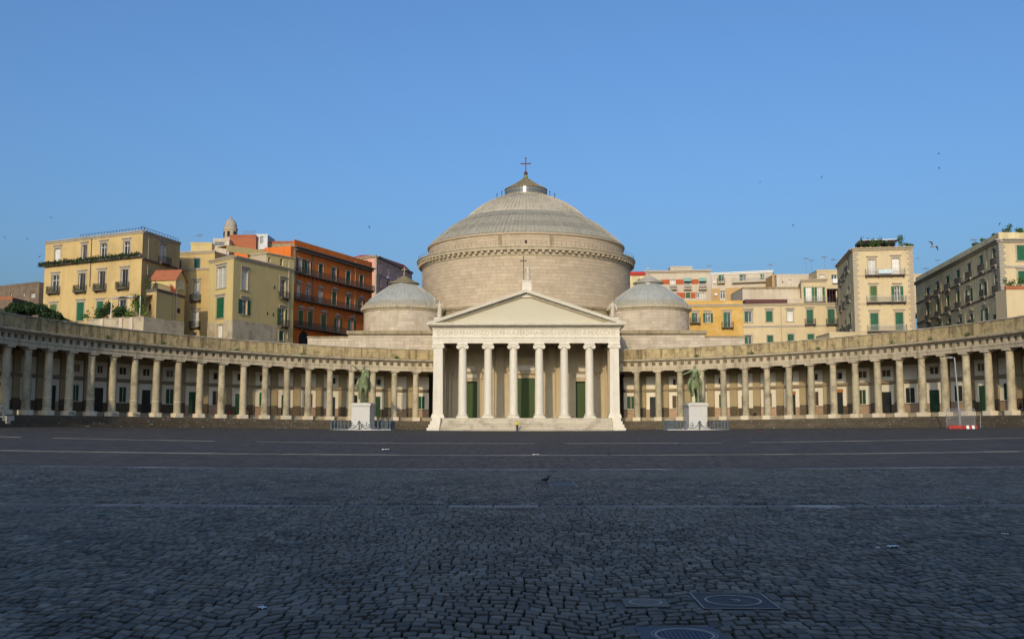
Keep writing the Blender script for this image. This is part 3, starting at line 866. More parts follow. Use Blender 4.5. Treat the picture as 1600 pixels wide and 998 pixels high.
def seams(prof, n, c, w, h, name, mt):
    m = MB()
    for k in range(n):
        a = 2 * math.pi * k / n
        if math.cos(a) < -0.25: continue
        ca, sa = math.cos(a), math.sin(a)
        P = lambda r, t, z: (c[0] + r * sa + t * ca, c[1] - r * ca + t * sa, z)
        vs = []
        for (r, z) in prof:
            vs += [P(r, -w, z), P(r + h * .6, -w * .6, z + h), P(r + h * .6, w * .6, z + h), P(r, w, z)]
        fs = [(i * 4 + e, (i + 1) * 4 + e, (i + 1) * 4 + e + 1, i * 4 + e + 1) for i in range(len(prof) - 1) for e in range(3)]
        m.add(vs, fs)
    tag(part(m, name, mt), kind='stuff')
seams(DP[12:19], 104, RC, 0.055, 0.10, 'standing_seams', 'lead')
seams(DP[:12], 150, RC, 0.05, 0.07, 'ring_seams', 'lead_band')
# lantern
m = MB(); m.lathe([(5.0, 47.6), (5.05, 47.95), (4.55, 48.05), (4.5, 48.05)], 48, RC); part(m, 'lantern_kerb', 'cornice_stone')
gl = MB(); gl.lathe([(4.35, 48.0), (4.35, 49.5)], 40, RC); lan = part(gl, 'lantern', 'glass_lantern')
m = MB()
for k in range(40):
    a = 2 * math.pi * k / 40
    x, y = RC[0] + 4.38 * math.sin(a), RC[1] - 4.38 * math.cos(a)
    m.box(x - .05, x + .05, y - .05, y + .05, 48.0, 49.5)
m.lathe([(4.36, 48.65), (4.42, 48.65), (4.42, 48.75), (4.36, 48.75)], 40, RC)
m.build('mullion', MAT['cast_iron'], lan)
x = -.35
o = MB().obox((RC[0], RC[1] - 4.40), (1, 0), (0, 1), -.62, .1, -.05, .04, 48.1, 49.42).build('pane', MAT['paper'], lan)
RP = [(4.5, 49.45), (4.48, 49.52), (3.7, 49.95), (2.6, 50.55), (1.6, 51.2), (.8, 51.8), (.35, 52.1)]
m = MB(); m.lathe(RP, 48, RC); part(m, 'lantern_roof', 'roof_olive', smooth=True)
seams(RP[1:6], 32, RC, 0.04, 0.07, 'roof_seams', 'roof_olive')
m = MB(); m.lathe([(.35, 52.0), (.55, 52.25), (.32, 52.5), (.45, 52.7), (.2, 52.8)], 16, RC); part(m, 'finial', 'bronze', smooth=True)
m = MB(); m.ball((RC[0], RC[1], 53.15), .42); part(m, 'orb', 'rust_iron', smooth=True)
m = MB(); m.box(-.10, .10, 202.92, 203.08, 53.4, 56.3); m.box(-1.1, -.1, 202.92, 203.08, 55.1, 55.32); m.box(.1, 1.1, 202.92, 203.08, 55.1, 55.32); m.box(-.2, .2, 202.9, 203.1, 56.3, 56.5)
part(m, 'cross', 'rust_iron')
for s in (-1, 1):
    for (r, h, zz) in ((5.0, .9, 48.0), (6.0, 1.1, 47.3)):
        m = MB(); m.tube([(s * r, 201.5, zz), (s * r, 201.5, zz + h)], .07, 6); m.ball((s * r, 201.5, zz + h), .13, 8); part(m, 'lightning_rod', 'iron_dark')

# side domes ------------------------------------------------------------
for s in (-1, 1):
    c = (s * 23.5, 188.0)
    m = MB(); m.lathe([(7.5, 17.5), (7.5, 22.2)], 64, c); part(m, 'side_drum_core', 'mortar', smooth=True)
    ashlar_ring(c, 7.6, 17.6, 22.0, 0.55, (1.0, 1.3, 1.7), 'ashlar_pale', 1.7, 0, 'side_drum_block')
    m = MB(); m.lathe([(7.55, 21.9), (7.8, 22.0), (7.85, 22.25), (8.1, 22.4), (8.15, 22.7), (7.9, 22.8)], 72, c); part(m, 'side_cornice', 'cornice_stone', deg=30)
    afm = MB().box(-.16, .16, -8.18, -7.92, 22.36, 22.86).mesh('antefix', MAT['cornice_stone'])
    for k in range(-22, 23):
        put('antefix', afm, church, (c[0], c[1], 0), math.pi * k / 42)
    dp = [(8.0, 22.75), (7.85, 23.1), (7.3, 23.75), (7.2, 23.9), (6.7, 24.35), (6.0, 24.95), (5.1, 25.65), (4.2, 26.3), (3.4, 26.85), (2.7, 27.3)]
    m = MB(); m.lathe(dp[:4], 96, c); part(m, 'side_dome_rim', 'lead_band', deg=25)
    m = MB(); m.lathe(dp[3:], 96, c); part(m, 'side_dome', 'lead_blue', smooth=True)
    seams(dp[4:], 44, c, 0.035, 0.05, 'side_seams', 'lead_blue')
    seams(dp[:4], 84, c, 0.035, 0.05, 'side_rim_seams', 'lead_band')
    m = MB(); m.lathe([(2.7, 27.2), (2.6, 27.75)], 24, c); part(m, 'side_lantern', 'glass_lantern')
    m = MB(); m.lathe([(2.6, 27.6), (2.95, 27.7), (2.95, 27.85), (2.0, 28.25), (1.1, 28.8), (.3, 29.3), (.12, 29.5)], 40, c); part(m, 'side_lantern_roof', 'roof_olive' if s < 0 else 'lead', deg=25)
    m = MB(); m.tube([(c[0], c[1], 29.3), (c[0], c[1], 31.1)], .06, 6); m.ball((c[0], c[1], 29.7), .17, 8); m.box(c[0] - .45, c[0] + .45, c[1] - .05, c[1] + .05, 30.5, 30.62)
    part(m, 'side_cross', 'cornice_stone' if s < 0 else 'grey_metal')
    # base wall of the side chapel, in courses of blocks, with a dirty cornice
    xo = s * 32.6
    xi = s * 15.9
    yf = 179.5
    x0, x1 = sorted((xi, xo))
    part(MB().box(x0 + .1, x1 - .1, yf + .12, 198, 10.0, 17.2), 'chapel_core', 'mortar')
    def ashlar_flat(x0, x1, y, z0, z1, course, mt, name):
        m = MB(); nc = round((z1 - z0) / course); h = (z1 - z0) / nc
        for j in range(nc):
            x = x0
            while x < x1 - .05:
                l = min(random.choice((.9, 1.2, 1.5, 1.9)), x1 - x)
                if x1 - x - l < .4: l = x1 - x
                p = random.choice((0, 0, .015, .025, -.01)); b = .012
                m.box(x + b, x + l - b, y - p, y + .14, z0 + j * h + b, z0 + (j + 1) * h - b)
                x += l
        return tag(part(m, name, mt), kind='stuff')
    ashlar_flat(x0, x1, yf, 11.5, 17.2, 0.57, 'ashlar_pale', 'chapel_blocks')
    m = MB(); m.box(x0 - .1, x1 + .25 if s > 0 else x1, yf - .25, 198, 17.2, 17.35); m.box(x0 - .25, x1 + .4 if s > 0 else x1, yf - .45, 198, 17.35, 17.95)
    part(m, 'chapel_cornice', 'grime_stone')
    # lower annexe further out
    x2 = s * 40.2 if s < 0 else s * 40.0
    xa, xb = sorted((xo, x2))
    part(MB().box(xa + .02, xb - .02, yf + .72, 196, 9, 16.9), 'annexe_core', 'mortar')
    ashlar_flat(xa, xb, yf + .6, 11.5, 16.7, 0.6, 'ashlar_pale', 'annexe_blocks')
    part(MB().box(xa - .1, xb + .1, yf + .45, 196, 16.7, 17.0), 'annexe_coping', 'grime_stone')
    xm = (xa + xb) / 2 + s * .3
    part(MB().box(xm - 1.7, xm + 1.7, yf + .3, yf + .75, 15.0, 15.25), 'vent_hood', 'grime_stone')
# ------------------------------------------------------------------ the two curved colonnade wings
HC, HR = 110.5, 65.0
TH0, DTH, NCOL = 0.302, 0.0585, 23
def hz(th):
    return rise(HR * math.sin(th))
def hp(s, th, r):
    return (s * r * math.sin(th), HC + r * math.cos(th))
def sweep(s, prof, t0, t1, n, m=None):
    m = m or MB()
    k = len(prof)
    vs, fs = [], []
    for i in range(n + 1):
        th = t0 + (t1 - t0) * i / n
        dz = hz(th)
        for r, z in prof:
            x, y = hp(s, th, r); vs.append((x, y, z + dz))
    for i in range(n):
        for q in range(k):
            q2 = (q + 1) % k
            f = (i * k + q, (i + 1) * k + q, (i + 1) * k + q2, i * k + q2)
            fs.append(f if s > 0 else f[::-1])
    fs.append(tuple(range(k)) if s < 0 else tuple(range(k - 1, -1, -1)))
    fs.append(tuple(range(n * k + k - 1, n * k - 1, -1)) if s < 0 else tuple(range(n * k, n * k + k)))
    m.add(vs, fs)
    return m
def rect(r0, r1, z0, z1):
    return [(r0, z0), (r1, z0), (r1, z1), (r0, z1)]
def bay_box(m, s, th, r0, r1, w0, w1, z0, z1):
    """box facing the piazza at angle th; r0..r1 radial, w0..w1 sideways (positive away from the church)"""
    o = hp(s, th, 0); o = (0.0, HC)
    n = (s * math.sin(th), math.cos(th)); u = (s * math.cos(th), -math.sin(th))
    dz = hz(th)
    if s > 0:
        return m.obox(o, u, n, w0, w1, r0, r1, z0 + dz, z1 + dz)
    return m.obox(o, (-u[0], -u[1]), n, -w1, -w0, r0, r1, z0 + dz, z1 + dz)
# Doric column: shaft with entasis and a dado moulding, plinth and capital
FZ, CT = 1.45, 10.07
def doric():
    sh = MB()
    H0, H1 = 0.62, CT - FZ - 0.62
    pr = [(.60, H0), (.60, H0 + .12), (.55, H0 + .2)]
    for i in range(1, 11):
        t = i / 10
        pr.append((.55 - .075 * t ** 1.6, H0 + .2 + (H1 - H0 - .2) * t))
    sh.lathe(pr, 24)
    sh2 = MB(); sh2.v, sh2.f = list(sh.v), list(sh.f)
    bnd = MB(); bnd.lathe([(.54, 2.28), (.585, 2.30), (.585, 2.37), (.53, 2.39)], 24)
    pl = MB(); pl.box(-.66, .66, -.66, .66, 0, .62)
    ca = MB(); ca.lathe([(.475, H1), (.52, H1 + .02), (.52, H1 + .1), (.48, H1 + .12), (.50, H1 + .2), (.66, H1 + .36), (.64, H1 + .36)], 24)
    ca.box(-.68, .68, -.68, .68, H1 + .36, CT - FZ - .02)
    for e in (-1, 1):
        ca.box(*sorted((e * .68, e * .98)), -.45, .45, H1 + .5, CT - FZ - .02)
    a = sh.mesh('column', MAT['column_stone'], True); a.set_sharp_from_angle(angle=R_(40))
    return a, bnd.mesh('band', MAT['plinth'], True), pl.mesh('plinth', MAT['plinth']), ca.mesh('capital', MAT['entablature'])
dsh, dsh2, dpl, dca = doric()
T_IN, T_OUT = 0.256, TH0 + DTH * (NCOL - 1) + 0.04
for s in (-1, 1):
    base_th = 0.85
    bx, by = hp(s, base_th, HR)
    wing = empty('colonnade', (bx, by, 0), 'curved grey colonnade wing left of the church, under yellow and orange houses' if s < 0 else 'curved grey colonnade wing right of the church, under cream houses', 'colonnade')
    if s < 0: LWING = wing
    def wp(m, name, mt, deg=None, parent=None):
        o = m.build(name, MAT[mt], parent or wing)
        if deg: auto_smooth(o, deg)
        return o
    n = 66
    # steps up from the piazza
    for k in range(4):
        z1 = FZ * (k + 1) / 4
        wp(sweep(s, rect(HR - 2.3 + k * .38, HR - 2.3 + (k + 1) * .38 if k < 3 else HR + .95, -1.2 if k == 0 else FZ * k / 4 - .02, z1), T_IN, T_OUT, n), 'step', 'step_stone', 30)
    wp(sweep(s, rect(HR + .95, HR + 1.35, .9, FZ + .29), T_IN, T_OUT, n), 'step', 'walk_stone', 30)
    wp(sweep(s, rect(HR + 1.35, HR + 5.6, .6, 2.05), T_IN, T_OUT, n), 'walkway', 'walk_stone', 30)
    # columns
    for i in range(NCOL):
        th = TH0 + DTH * i
        x, y = hp(s, th, HR)
        banded = (s < 0 and 11 <= i <= 17)
        o = put('column', dsh, wing, (x, y, FZ + hz(th)), -s * th)
        for nm, me in (('plinth', dpl), ('capital', dca)) + ((('band', dsh2),) if banded else ()):
            c = bpy.data.objects.new(nm, me); COL.objects.link(c); c.parent = o
    # entablature
    wp(sweep(s, [(HR - .66, CT), (HR + .66, CT), (HR + .66, 10.92), (HR - .68, 10.92), (HR - .68, 10.74), (HR - .74, 10.72), (HR - .74, 10.58), (HR - .66, 10.58)], T_IN, T_OUT, 132), 'architrave', 'entablature', 25)
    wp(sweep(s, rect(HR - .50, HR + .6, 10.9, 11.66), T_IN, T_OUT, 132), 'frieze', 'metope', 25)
    nf = (NCOL - 1) * 3
    tri = MB().box(-.31, .31, -.05, .12, 0, .60).mesh('frieze_block', MAT['entablature'])
    for k in range(-2, nf + 1):
        th = TH0 + DTH * k / 3
        if th < T_IN + .004: continue
        x, y = hp(s, th, HR - .62)
        put('frieze_block', tri, wing, (x, y, 10.92 + hz(th)), -s * th)
    wp(sweep(s, [(HR - .68, 11.50), (HR - .68, 11.68), (HR - .78, 11.74), (HR - 1.22, 11.80), (HR - 1.30, 12.02), (HR - 1.22, 12.10), (HR + .6, 12.25), (HR + .6, 11.50)], T_IN, T_OUT, 132), 'cornice', 'entablature', 25)
    # stained attic parapet with an uneven coping
    wp(sweep(s, [(HR - .62, 12.2), (HR - .58, 13.82), (HR - .1, 13.82), (HR - .1, 12.2)], T_IN, T_OUT, 132), 'attic_parapet', 'attic', 25)
    th = T_IN
    cop = []
    while th < T_OUT:
        d = random.uniform(.010, .019)
        q = MB(); bay_box(q, s, th + d / 2, HR - .68 - random.uniform(0, .03), HR - .02, -d * HR / 2 + .01, d * HR / 2 - .01, 13.82, 13.93 + random.uniform(-.01, .05))
        q.build('coping_slab', MAT['coping'], wing)
        th += d
    # flat roof behind the attic, ceiling, beams
    wp(sweep(s, rect(HR - .1, HR + 7.4, 12.26, 12.5), T_IN, T_OUT, n), 'roof', 'roof_grey')
    wp(sweep(s, rect(HR + .66, HR + 5.3, 10.5, 10.6), T_IN, T_OUT, n), 'ceiling', 'ceiling_wood')
    for i in range(NCOL):
        q = MB(); bay_box(q, s, TH0 + DTH * i, HR + .66, HR + 5.15, -.35, .35, 10.08, 10.5); wp(q, 'ceiling_beam', 'ceiling_wood')
    # back wall: tan piers, whitewashed panels, doors and windows
    WR = HR + 5.2
    wp(sweep(s, rect(WR, WR + 1.1, .6, 12.25), T_IN, T_OUT, n), 'back_wall', 'tan_wall')
    wp(sweep(s, [(WR - .26, 6.62), (WR - .32, 6.7), (WR - .32, 6.92), (WR - .26, 7.0), (WR + .2, 7.0), (WR + .2, 6.62)], T_IN, T_OUT, n), 'string_course', 'tan_dark')
    for i in range(-1, NCOL - 1):
        th = TH0 + DTH * (i + .5)
        if i >= 0 or True:
            tp = TH0 + DTH * (i + 1)
            q = MB(); bay_box(q, s, tp, WR - .24, WR + .05, -.60, .60, 3.75, 10.5); wp(q, 'pier', 'tan_wall')
            q = MB(); bay_box(q, s, tp, WR - .27, WR + .05, -.62, .62, 2.05, 3.75); wp(q, 'dado', 'dado')
        # panels
        hw = 1.32
        q = MB(); bay_box(q, s, th, WR - .10, WR + .05, -hw, hw, 7.1, 9.35); up = wp(q, 'upper_panel', 'white_panel')
        door = (i % 2 == 0) if s > 0 else (i % 2 == 1)
        if i == -1: door = False
        q = MB(); bay_box(q, s, th, WR - .10, WR + .05, -hw, hw, 3.45 if not door else 2.05, 6.5); lo = wp(q, 'lower_panel', 'white_panel')
        # upper window
        ty = random.random()
        if i >= 1 and ty < .72:
            ww, c0 = random.choice((.42, .55, .7)), random.choice((-.1, 0, .15))
            za, zb = 7.75, 8.75
            q = MB(); bay_box(q, s, th, WR - .16, WR - .06, c0 - ww, c0 + ww, za, zb); w = wp(q, 'upper_window', random.choice(('door_dark', 'door_brown', 'pane_dark')))
            q = MB(); bay_box(q, s, th, WR - .2, WR - .06, c0 - .04, c0 + .04, za, zb); bay_box(q, s, th, WR - .19, WR - .06, c0 - ww - .08, c0 - ww, za - .08, zb + .08); bay_box(q, s, th, WR - .19, WR - .06, c0 + ww, c0 + ww + .08, za - .08, zb + .08)
            q.build('frame', MAT['white_panel'], w)
        far = (s < 0 and i > 9)
        if door:
            ww = random.choice((.62, .70, .82)); h = random.uniform(5.35, 5.75)
            dm_ = random.choice(('door_green', 'door_green', 'door_dark')) if not far else 'door_dark'
            q = MB(); bay_box(q, s, th, WR - .17, WR - .05, -ww, ww, 2.06, h); d = wp(q, 'door', dm_)
            q = MB()
            for e in (-1, 1):
                for (za, zb) in ((2.3, 3.2), (3.4, 4.5), (4.65, h - .15)):
                    a, b = sorted((e * .06, e * (ww - .1)))
                    bay_box(q, s, th, WR - .20, WR - .16, a, b, za, zb)
            q.build('door_panel', MAT[dm_], d)
            if s > 0 and i in (6, 8):
                q = MB(); bay_box(q, s, th, WR - .22, WR - .06, -ww - .1, ww + .1, h - .05, h + .5); q.build('transom', MAT['orange_panel'], d)
            q = MB(); bay_box(q, s, th, WR - .14, WR - .02, -hw, -ww - .02, 2.05, 3.45); wp(q, 'base_panel', 'dado' if i % 3 else 'dado_pale'); q = MB(); bay_box(q, s, th, WR - .14, WR - .02, ww + .02, hw, 2.05, 3.45); wp(q, 'base_panel', 'dado' if i % 3 else 'dado_pale')
        elif i == 0:
            q = MB()
            for a in (-.45, .45):
                bay_box(q, s, th, WR - .13, WR - .05, a - .03, a + .03, 3.9, 6.0)
            bay_box(q, s, th, WR - .13, WR - .05, -.42, .42, 5.94, 6.0); wp(q, 'blind_window', 'tan_wall')
        else:
            ww = random.choice((.55, .62, .72))
            wm = random.choice(('door_green', 'shutter_green', 'door_dark', 'door_brown')) if not far else random.choice(('door_green', 'door_dark'))
            q = MB(); bay_box(q, s, th, WR - .16, WR - .05, -ww, ww, 3.6, 5.85); w = wp(q, 'window', wm)
            q = MB(); bay_box(q, s, th, WR - .19, WR - .05, -.03, .03, 3.6, 5.85); bay_box(q, s, th, WR - .24, WR - .05, -ww - .1, ww + .1, 3.5, 3.6)
            q.build('sill', MAT['white_panel'], w)
        if not door:
            q = MB(); bay_box(q, s, th, WR - .14, WR + .02, -hw, hw, 2.05, 3.42); wp(q, 'base_panel', 'dado_pale' if not far else 'dado')
            q = MB(); bay_box(q, s, th, WR - .22, WR + .02, -hw, hw, 3.42, 3.52); wp(q, 'base_moulding', 'dado')
# ------------------------------------------------------------------ figures: skin-modifier bodies turned into plain meshes
def skin_mesh(name, verts, edges, radii, mt, sub=2, post=None):
    me = bpy.data.meshes.new(name + '_skel')
    me.from_pydata([tuple(v) for v in verts], edges, [])
    o = bpy.data.objects.new(name + '_skel', me)
    COL.objects.link(o)
    md = o.modifiers.new('skin', 'SKIN')
    for i, r in enumerate(radii):
        sv = me.skin_vertices[0].data[i]
        sv.radius = (r, r) if not hasattr(r, '__len__') else r
        sv.use_root = (i == 0)
    ss = o.modifiers.new('sub', 'SUBSURF'); ss.levels = sub; ss.render_levels = sub
    dg = bpy.context.evaluated_depsgraph_get()
    out = bpy.data.meshes.new_from_object(o.evaluated_get(dg))
    bpy.data.objects.remove(o); bpy.data.meshes.remove(me)
    out.name = name
    out.materials.clear(); out.materials.append(MAT[mt])
    out.polygons.foreach_set('use_smooth', [True] * len(out.polygons))
    return out
def chain(V, E, Rr, start, pts):
    """append a chain of (point, radius) to a skeleton, rooted at vertex start"""
    prev = start
    for p, r in pts:
        V.append(p); Rr.append(r); E.append((prev, len(V) - 1)); prev = len(V) - 1
    return prev
def join_mesh(dst, src_list, mt, name):
    m = MB()
    for me in [dst] + src_list:
        m.add([v.co[:] for v in me.vertices], [tuple(p.vertices) for p in me.polygons])
    return m.mesh(name, MAT[mt], True)

# equestrian bronzes; horse faces the piazza (-y)
def horse_mesh(lift, turn):
    V, E, Q = [(0, .9, 3.05)], [], [.86]
    chest = chain(V, E, Q, 0, [((0, 0, 3.0), .88), ((0, -.95, 3.15), .86)])
    neck = chain(V, E, Q, chest, [((turn * .15, -1.35, 3.85), .56), ((turn * .35, -1.6, 4.5), .40)])
    chain(V, E, Q, neck, [((turn * .55, -1.95, 4.6), .30), ((turn * .75, -2.3, 4.22), .24), ((turn * .85, -2.5, 3.98), .17)])
    chain(V, E, Q, neck, [((turn * .2 - .12, -1.5, 4.95), .09)])
    chain(V, E, Q, neck, [((turn * .45 + .16, -1.55, 4.95), .09)])
    rump = chain(V, E, Q, 0, [((0, 1.6, 3.1), .80)])
    for sx in (-1, 1):
        chain(V, E, Q, rump, [((sx * .45, 1.75, 2.35), .44), ((sx * .48, 1.45, 1.6), .25), ((sx * .5, 1.85, 1.05), .15), ((sx * .5, 1.75, .35), .12), ((sx * .5, 1.62, .1), .18)])
        if lift == sx:
            chain(V, E, Q, chest, [((sx * .42, -1.25, 2.45), .34), ((sx * .45, -1.85, 1.95), .20), ((sx * .45, -1.75, 1.35), .13), ((sx * .45, -1.45, 1.05), .15)])
        else:
            chain(V, E, Q, chest, [((sx * .42, -1.05, 2.3), .33), ((sx * .44, -1.05, 1.4), .19), ((sx * .44, -1.0, .5), .13), ((sx * .44, -1.08, .1), .19)])
    chain(V, E, Q, rump, [((-turn * .1, 2.25, 3.35), .22), ((-turn * .5, 2.65, 2.6), .26), ((-turn * .75, 2.6, 1.4), .20), ((-turn * .8, 2.5, .6), .08)])
    return skin_mesh('horse', V, E, Q, 'bronze')
def rider_mesh(arm, name='rider'):
    V, E, Q = [(0, .25, 3.95)], [], [.42]
    ch = chain(V, E, Q, 0, [((0, .18, 4.5), .38), ((0, .1, 5.0), .46), ((0, .08, 5.28), .30)])
    neck = chain(V, E, Q, ch, [((0, .05, 5.5), .16), ((0, .0, 5.78), .26), ((0, .0, 6.08), .20)])
    for sx in (-1, 1):
        chain(V, E, Q, 0, [((sx * .75, -.1, 3.75), .30), ((sx * .98, -.45, 3.2), .24), ((sx * 1.0, -.2, 2.35), .17), ((sx * 1.02, -.25, 1.95), .14), ((sx * 1.02, -.55, 1.85), .11)])
    for sx in (-1, 1):
        if sx == -1:
            pts = [((-.55, .05, 5.2), .20)] + arm
        else:
            pts = [((.55, .05, 5.2), .20), ((.8, -.05, 4.65), .15), ((.45, -.7, 4.35), .11), ((.3, -.95, 4.35), .10)]
        chain(V, E, Q, ch, pts)
    return skin_mesh(name, V, E, Q, 'bronze')
def cloak_mesh():
    m = MB(); nu, nv = 14, 10
    for j in range(nv + 1):
        t = j / nv
        for i in range(nu + 1):
            w = -1.5 + 3.0 * i / nu
            rad = .52 + .75 * t
            x = rad * math.sin(w) * (1 - .15 * t); y = .15 + (rad * .8) * math.cos(w) * (.75 + 1.0 * t) + .4 * t
            f = .08 * math.sin(i * 2.1 + t * 3) * (t + .2)
            m.v.append((x * (1 + f), y + f, 5.35 - 2.6 * t + .1 * math.sin(w * 2)))
    for j in range(nv):
        for i in range(nu):
            a = j * (nu + 1) + i
            m.f.append((a, a + 1, a + nu + 2, a + nu + 1))
    b = len(m.v); base = list(m.v)
    for (x, y, z) in base: m.v.append((x * .93, y * .93 - .06, z - .03))
    m.f += [tuple(q + b for q in f[::-1]) for f in list(m.f)]
    return m.mesh('cloak', MAT['bronze'], True)
clk = cloak_mesh()
def equestrian(X, Y, label, plabel, flabel, lift, turn, arm, rz):
    g = rise(X)
    ped = empty('pedestal', (X, Y, g), plabel, 'pedestal', 'statue pedestals')
    W2, Dp = 1.46, 2.55
    MB().box(X - W2, X + W2, Y - Dp, Y + Dp, g + .45, g + 3.75).build('block', MAT['pedestal'], ped)
    m = MB(); m.box(X - W2 - .35, X + W2 + .35, Y - Dp - .35, Y + Dp + .35, g, g + .25); m.box(X - W2 - .18, X + W2 + .18, Y - Dp - .18, Y + Dp + .18, g + .25, g + .45); m.build('base', MAT['pedestal'], ped)
    m = MB(); m.box(X - W2 - .08, X + W2 + .08, Y - Dp - .08, Y + Dp + .08, g + 3.75, g + 3.9); m.box(X - W2 - .2, X + W2 + .2, Y - Dp - .2, Y + Dp + .2, g + 3.9, g + 4.18); m.box(X - W2 + .1, X + W2 - .1, Y - Dp + .1, Y + Dp - .1, g + 4.18, g + 4.3)
    m.build('cap', MAT['pedestal'], ped)
    st = empty('equestrian_statue', (X, Y, g + 4.3), label, 'statue', 'bronze horsemen')
    st.rotation_euler = (0, 0, rz)
    pl = MB().box(-.95, .95, -2.2, 2.3, 0, .1).build('plate', MAT['bronze'], None); pl.parent = st
    SC = 1.0
    for nm, me in (('horse', horse_mesh(lift, turn)), ('rider', rider_mesh(arm))):
        o = bpy.data.objects.new(nm, me); COL.objects.link(o); o.parent = st
        if nm == 'rider':
            c = bpy.data.objects.new('cloak', clk); COL.objects.link(c); c.parent = o
    # low railing of cast-iron posts with swags round the pedestal
    rl = empty('railing', (X, Y, g), flabel, 'railing', 'railings round the statues')
    n = 12
    plan = [(-2.35, -3.7), (2.35, -3.7), (4.7, -2.4), (4.7, 2.4), (2.35, 3.7), (-2.35, 3.7), (-4.7, 2.4), (-4.7, -2.4)]
    m = MB()
    m.prism([(X + a * 1.04, Y + b * 1.04) for a, b in plan], lambda p: (p[0], p[1], g - .02), lambda p: (p[0], p[1], g + .10)); m.build('kerb', MAT['pedestal'], rl)
    post = MB().lathe([(.17, 0), (.17, .12), (.12, .16), (.105, .7), (.13, 1.1), (.11, 1.14), (.15, 1.2), (.13, 1.32), (.03, 1.4)], 10).mesh('post', MAT['cast_iron'], True)
    bar = MB()
    for i in range(8):
        a, b = plan[i], plan[(i + 1) % 8]
        ln = math.hypot(b[0] - a[0], b[1] - a[1])
        k = 2 if i in (0, 4) else max(2, round(ln / .62))
        for q in range(k):
            t = q / k
            put('post', post, rl, (X + a[0] + (b[0] - a[0]) * t, Y + a[1] + (b[1] - a[1]) * t, g + .1))
        if i in (0, 4):
            for q in range(2):
                t0, t1 = q / 2, (q + 1) / 2
                xm = a[0] + (b[0] - a[0]) * (t0 + t1) / 2; ym = a[1]
                sw = MB()
                pts = [(X + xm + 1.0 * math.cos(w), Y + ym, g + 1.32 + 1.0 * math.sin(w)) for w in [math.pi + math.pi * e / 14 for e in range(15)]]
                sw.tube(pts, .065, 6)
                sw.build('swag', MAT['cast_iron'], rl)
                an = MB(); z0 = g + .62
                an.tube([(X + xm, Y + ym, z0), (X + xm, Y + ym, z0 + .68)], .05, 6)
                an.tube([(X + xm + .3 * math.cos(w), Y + ym, z0 + .32 + .3 * math.sin(w)) for w in [math.pi + math.pi * e / 8 for e in range(9)]], .05, 6)
                an.tube([(X + xm - .2, Y + ym, z0 + .52), (X + xm + .2, Y + ym, z0 + .52)], .04, 6)
                an.build('anchor', MAT['cast_iron'], rl)
        else:
            for hz_ in (.35, 1.0):
                bar.tube([(X + a[0], Y + a[1], g + hz_), (X + b[0], Y + b[1], g + hz_)], .035, 6)
    bar.build('rail', MAT['cast_iron'], rl)
equestrian(-26.45, 160.2, 'green bronze horseman left of the portico, arm raised high', 'white marble pedestal under the horseman left of the portico', 'iron railing round the pedestal left of the portico',
           1, 1.0, [((-.95, -.1, 5.35), .15), ((-1.35, -.25, 5.75), .12), ((-1.7, -.3, 6.0), .10), ((-1.85, -.35, 6.25), .07)], R_(8))
equestrian(27.35, 160.2, 'green bronze horseman right of the portico, arm stretched out low', 'white marble pedestal under the horseman right of the portico', 'iron railing round the pedestal right of the portico',
           -1, -.35, [((-.95, -.1, 5.0), .16), ((-1.5, -.3, 4.75), .13), ((-2.0, -.4, 4.55), .10), ((-2.25, -.45, 4.45), .07)], R_(-6))

# robed stone figures on the pediment
def robed(name, H, arm_r, arm_l):
    V, E, Q = [(0, 0, .30 * H)], [], [.145 * H]
    ch = chain(V, E, Q, 0, [((.01 * H, 0, .52 * H), .125 * H), ((0, 0, .70 * H), .135 * H), ((0, 0, .80 * H), .09 * H)])
    chain(V, E, Q, ch, [((0, -.01 * H, .855 * H), .045 * H), ((0, -.02 * H, .92 * H), .068 * H), ((0, -.01 * H, .985 * H), .05 * H)])
    chain(V, E, Q, 0, [((-.01 * H, 0, .12 * H), .165 * H), ((0, 0, .0), .175 * H)])
    chain(V, E, Q, ch, [((-.17 * H, 0, .76 * H), .062 * H)] + [((a * H, b * H, c * H), r * H) for a, b, c, r in arm_r])
    chain(V, E, Q, ch, [((.17 * H, 0, .76 * H), .062 * H)] + [((a * H, b * H, c * H), r * H) for a, b, c, r in arm_l])
    me = skin_mesh(name, V, E, Q, 'statue_stone', 3)
    for v in me.vertices:         # folds of the robe
        if v.co.z < .62 * H:
            a = math.atan2(v.co.x, -v.co.y)
            f = 1 + .10 * math.sin(a * 9 + v.co.z * 1.2) * (1 - v.co.z / (.62 * H))
            v.co.x *= f; v.co.y *= f
    return me
SX = 14.75
